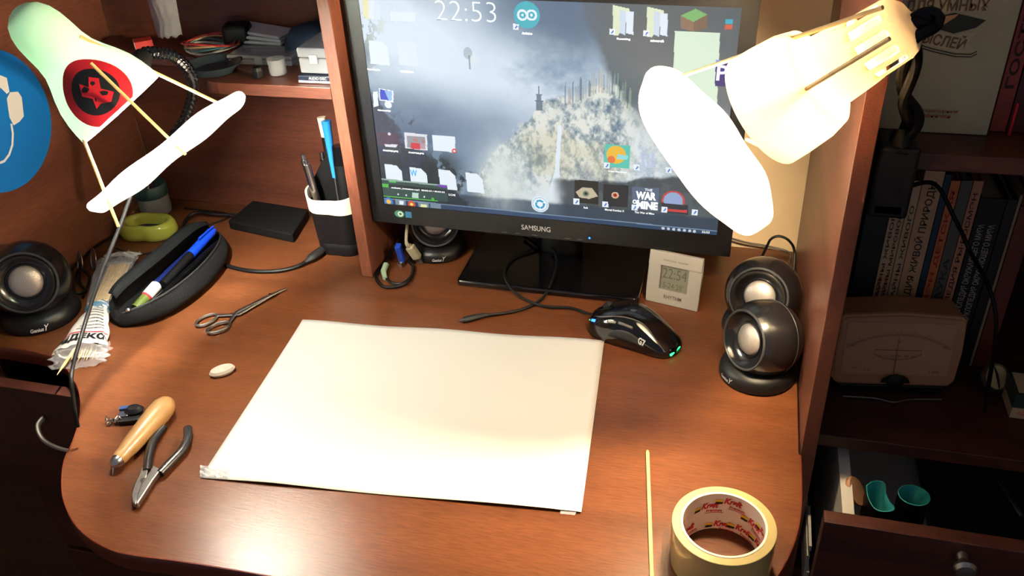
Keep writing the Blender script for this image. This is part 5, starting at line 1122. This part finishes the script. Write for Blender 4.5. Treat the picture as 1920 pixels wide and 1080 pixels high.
for k in range(25):
    a = 1.5*PI-.54+1.08*k/24; dx, dy = math.cos(a), math.sin(a); p_ = Vector((dx*.0513, .086+dy*.0513)); q_ = Vector((dx*.049, .086+dy*.049)); n_ = Vector((-dy, dx))*.0002
    bm.faces.new([bm.verts.new(MV @ Vector((*v_, .0011))) for v_ in (p_-n_, p_+n_, q_+n_, q_-n_)])
flat_poly([(-.026, .0465), (.026, .0465), (.026, .0475), (-.026, .0475)], MV, .0011, bm)
obj('scale_marks', bm, M_TK, dl, smooth=False)
for s_, x, y, w_, h_ in (('V', 0, .058, .004, .004), ('0  10  20  30  40  50', 0, .0435-.004, .040, .0032), ('~', -.045, .022, .006, .002), ('1.5', -.030, .020, .006, .003), ('1988', .044, .019, .010, .003), ('30', -.050, .052, .004, .003), ('60', .050, .052, .004, .003)):
    lettering(s_, w_, h_, MV @ Matrix.Translation((x, y, .0011)), M_TK, dl)
obj('needle', prism([(-.0006, .012), (.0006, .012), (.0002, .066), (-.0002, .066)], .0018, .0022, MV @ Matrix.Rotation(.02, 4, 'Z')), M_INK, VM, smooth=False)
obj('zero_knob', lathe([(.0095, .0050), (.0095, .0070), (.005, .0095), (0, .0098)], 24, MV @ Matrix.Translation((.002, .008, 0))), M_BLACK, VM)
obj('knob_mount', prism(circle(.002, .006, .016, .011, 24, 0, PI), .0051, .0060, MV), M_BLACK, VM, smooth=False)
obj('stand', obox(Matrix.Translation((0, .026, .0060)), .118, .050, .0115), M_BLACK, VM, smooth=False, bevel=.002)
obj('wire_foot', tube(spline([(-.055, -.010, .0018), (-.02, -.012, .0018), (0, -.018, .0018), (.02, -.012, .0018), (.055, -.010, .0018)], 6), .0010, 6), M_STEEL, VM)
# ---- things right of the meter
wq = G(1856, 720, .012)
WA = thing('wrist_watch', 'wrist watch with a dark strap lying right of the panel meter', 'watch', (wq.x, wq.y, .0003))
Mw = Matrix.Translation((0, 0, .022)) @ Matrix.Rotation(.6, 4, 'Z') @ Matrix.Rotation(1.0, 4, 'X')
obj('case', lathe([(0, 0), (.016, 0), (.017, .002), (.016, .0075), (0, .0078)], 28, Mw), M_STEEL, WA); obj('dial', lathe([(.0135, .0080), (0, .0080)], 28, Mw), mat('watch_dial', (196, 176, 120), .3), WA)
obj('strap', tube([Mw @ Vector((0, .018*math.cos(a)-.0, -.006+.012*math.sin(a))) for a in np.linspace(.6, PI*2-3.8+PI*.9, 14)], .006, 8, flat=.25, up=(1, 0, 0)), M_RUBBER, WA)
sx0 = G(1893, 788, 0)
SB = thing('small_carton', 'small carton with pale lid and red print at the right edge of the middle shelf', 'box', (sx0.x+.022, sx0.y+.024, .0003))
obj('body', obox(Matrix.Translation((0, 0, .008)), .044, .040, .015), mat('carton_cream', (196, 170, 130), .6), SB, smooth=False)
obj('lid', obox(Matrix.Translation((0, 0, .0255)), .046, .042, .019), mat('carton_dark_green', (30, 52, 44), .5), SB, smooth=False)
obj('top_label', obox(Matrix.Translation((0, 0, .0354)), .040, .036, .0006), mat('carton_cream', (196, 170, 130), .6), SB, smooth=False)
lettering('АДАПТЕР', .026, .0055, Matrix.Translation((-.003, -.0203, .008)) @ Matrix.Rotation(PI/2, 4, 'X'), M_RED, SB)
# ---- things in the open drawer
DZ = -.204
def cup_in_drawer(pts_px, label, zt=-.038):
    P = [G(a, b, zt) for a, b in pts_px]; c = sum(P, Vector())/len(P); t = thing('plastic_cup', label, 'cup', (c.x, c.y, DZ))
    Q = spline([(*p.xy, 0) for p in P+[P[0]]], 5)[:-1]
    def ring(sc, z): return [Vector((c.x+(p.x-c.x)*sc, c.y+(p.y-c.y)*sc, z)) for p in Q]
    for nm, rings, m in (('outside', [ring(.92, DZ+.0006), ring(1.06, zt-.001), ring(1.06, zt)], M_BLACK), ('lining', [ring(1.055, zt+.0003), ring(1.0, zt+.0006), ring(.98, zt-.012), ring(.92, zt-.034), ring(.90, DZ+.06)], mat('teal_lining', (60, 168, 166), .45))):
        bm = bmesh.new(); R = [[bm.verts.new(p) for p in r] for r in rings]; n = len(Q)
        for i in range(len(R)-1):
            for k in range(n): bm.faces.new((R[i][k], R[i][(k+1) % n], R[i+1][(k+1) % n], R[i+1][k]))
        bm.faces.new(R[0] if nm == 'outside' else R[-1]); obj(nm, bm, m, t, True, angle=50)
def cv_(pts): return [(1480+a/3.857, 800+b/3.857) for a, b in pts]
cup_in_drawer(cv_([(560, 430), (600, 402), (655, 398), (692, 422), (698, 480), (722, 540), (757, 582), (738, 606), (690, 612), (640, 603), (600, 570), (568, 500)]), 'kidney-shaped cup with teal lining in the open drawer')
cup_in_drawer([(1714+29*math.cos(t)-4*math.sin(t), 929+8*math.cos(t)+17*math.sin(t)) for t in np.linspace(0, 2*PI, 13)[:-1]], 'oval cup with teal lining in the open drawer')
wd = G(1606, 911, -.040)
tag(obj('wooden_disc', lathe([(0, -.0025), (.014, -.0025), (.015, 0), (.014, .0025), (0, .0025)], 30, Matrix.Translation((wd.x, wd.y, -.048)) @ Matrix.Rotation(1.0, 4, 'Y') @ Matrix.Rotation(.35, 4, 'X') @ Matrix.Diagonal((1.3, .9, 1, 1))), mat('pale_disc_wood', (190, 140, 104), .5, vary=.15)), 'pale wooden disc leaning beside the kidney-shaped cup', 'disc')
pp0, pp1 = G(1872, 898, -.05), G(1916, 968, -.04)
tag(obj('steel_rod', rod(pp0, pp1, .0022, 10), M_STEEL), 'thin steel rod slanting at the right of the open drawer', 'rod')
bx_ = G(1590, 948, -.06); 
tag(obj('blue_marker', tube([bx_+Vector((0, .05, -.02)), bx_], [.005, .005], 12), mat('deep_blue_plastic', (30, 50, 130), .35)), 'blue marker in the left corner of the open drawer', 'marker')
tag(obj('drawer_notebook', box(.62, .80, -.035, .30, DZ+.0004, DZ+.016), mat('dark_green_cover', (24, 44, 24), .5), smooth=False, bevel=.001), 'dark green notebook lying in the bottom of the open drawer', 'notebook')
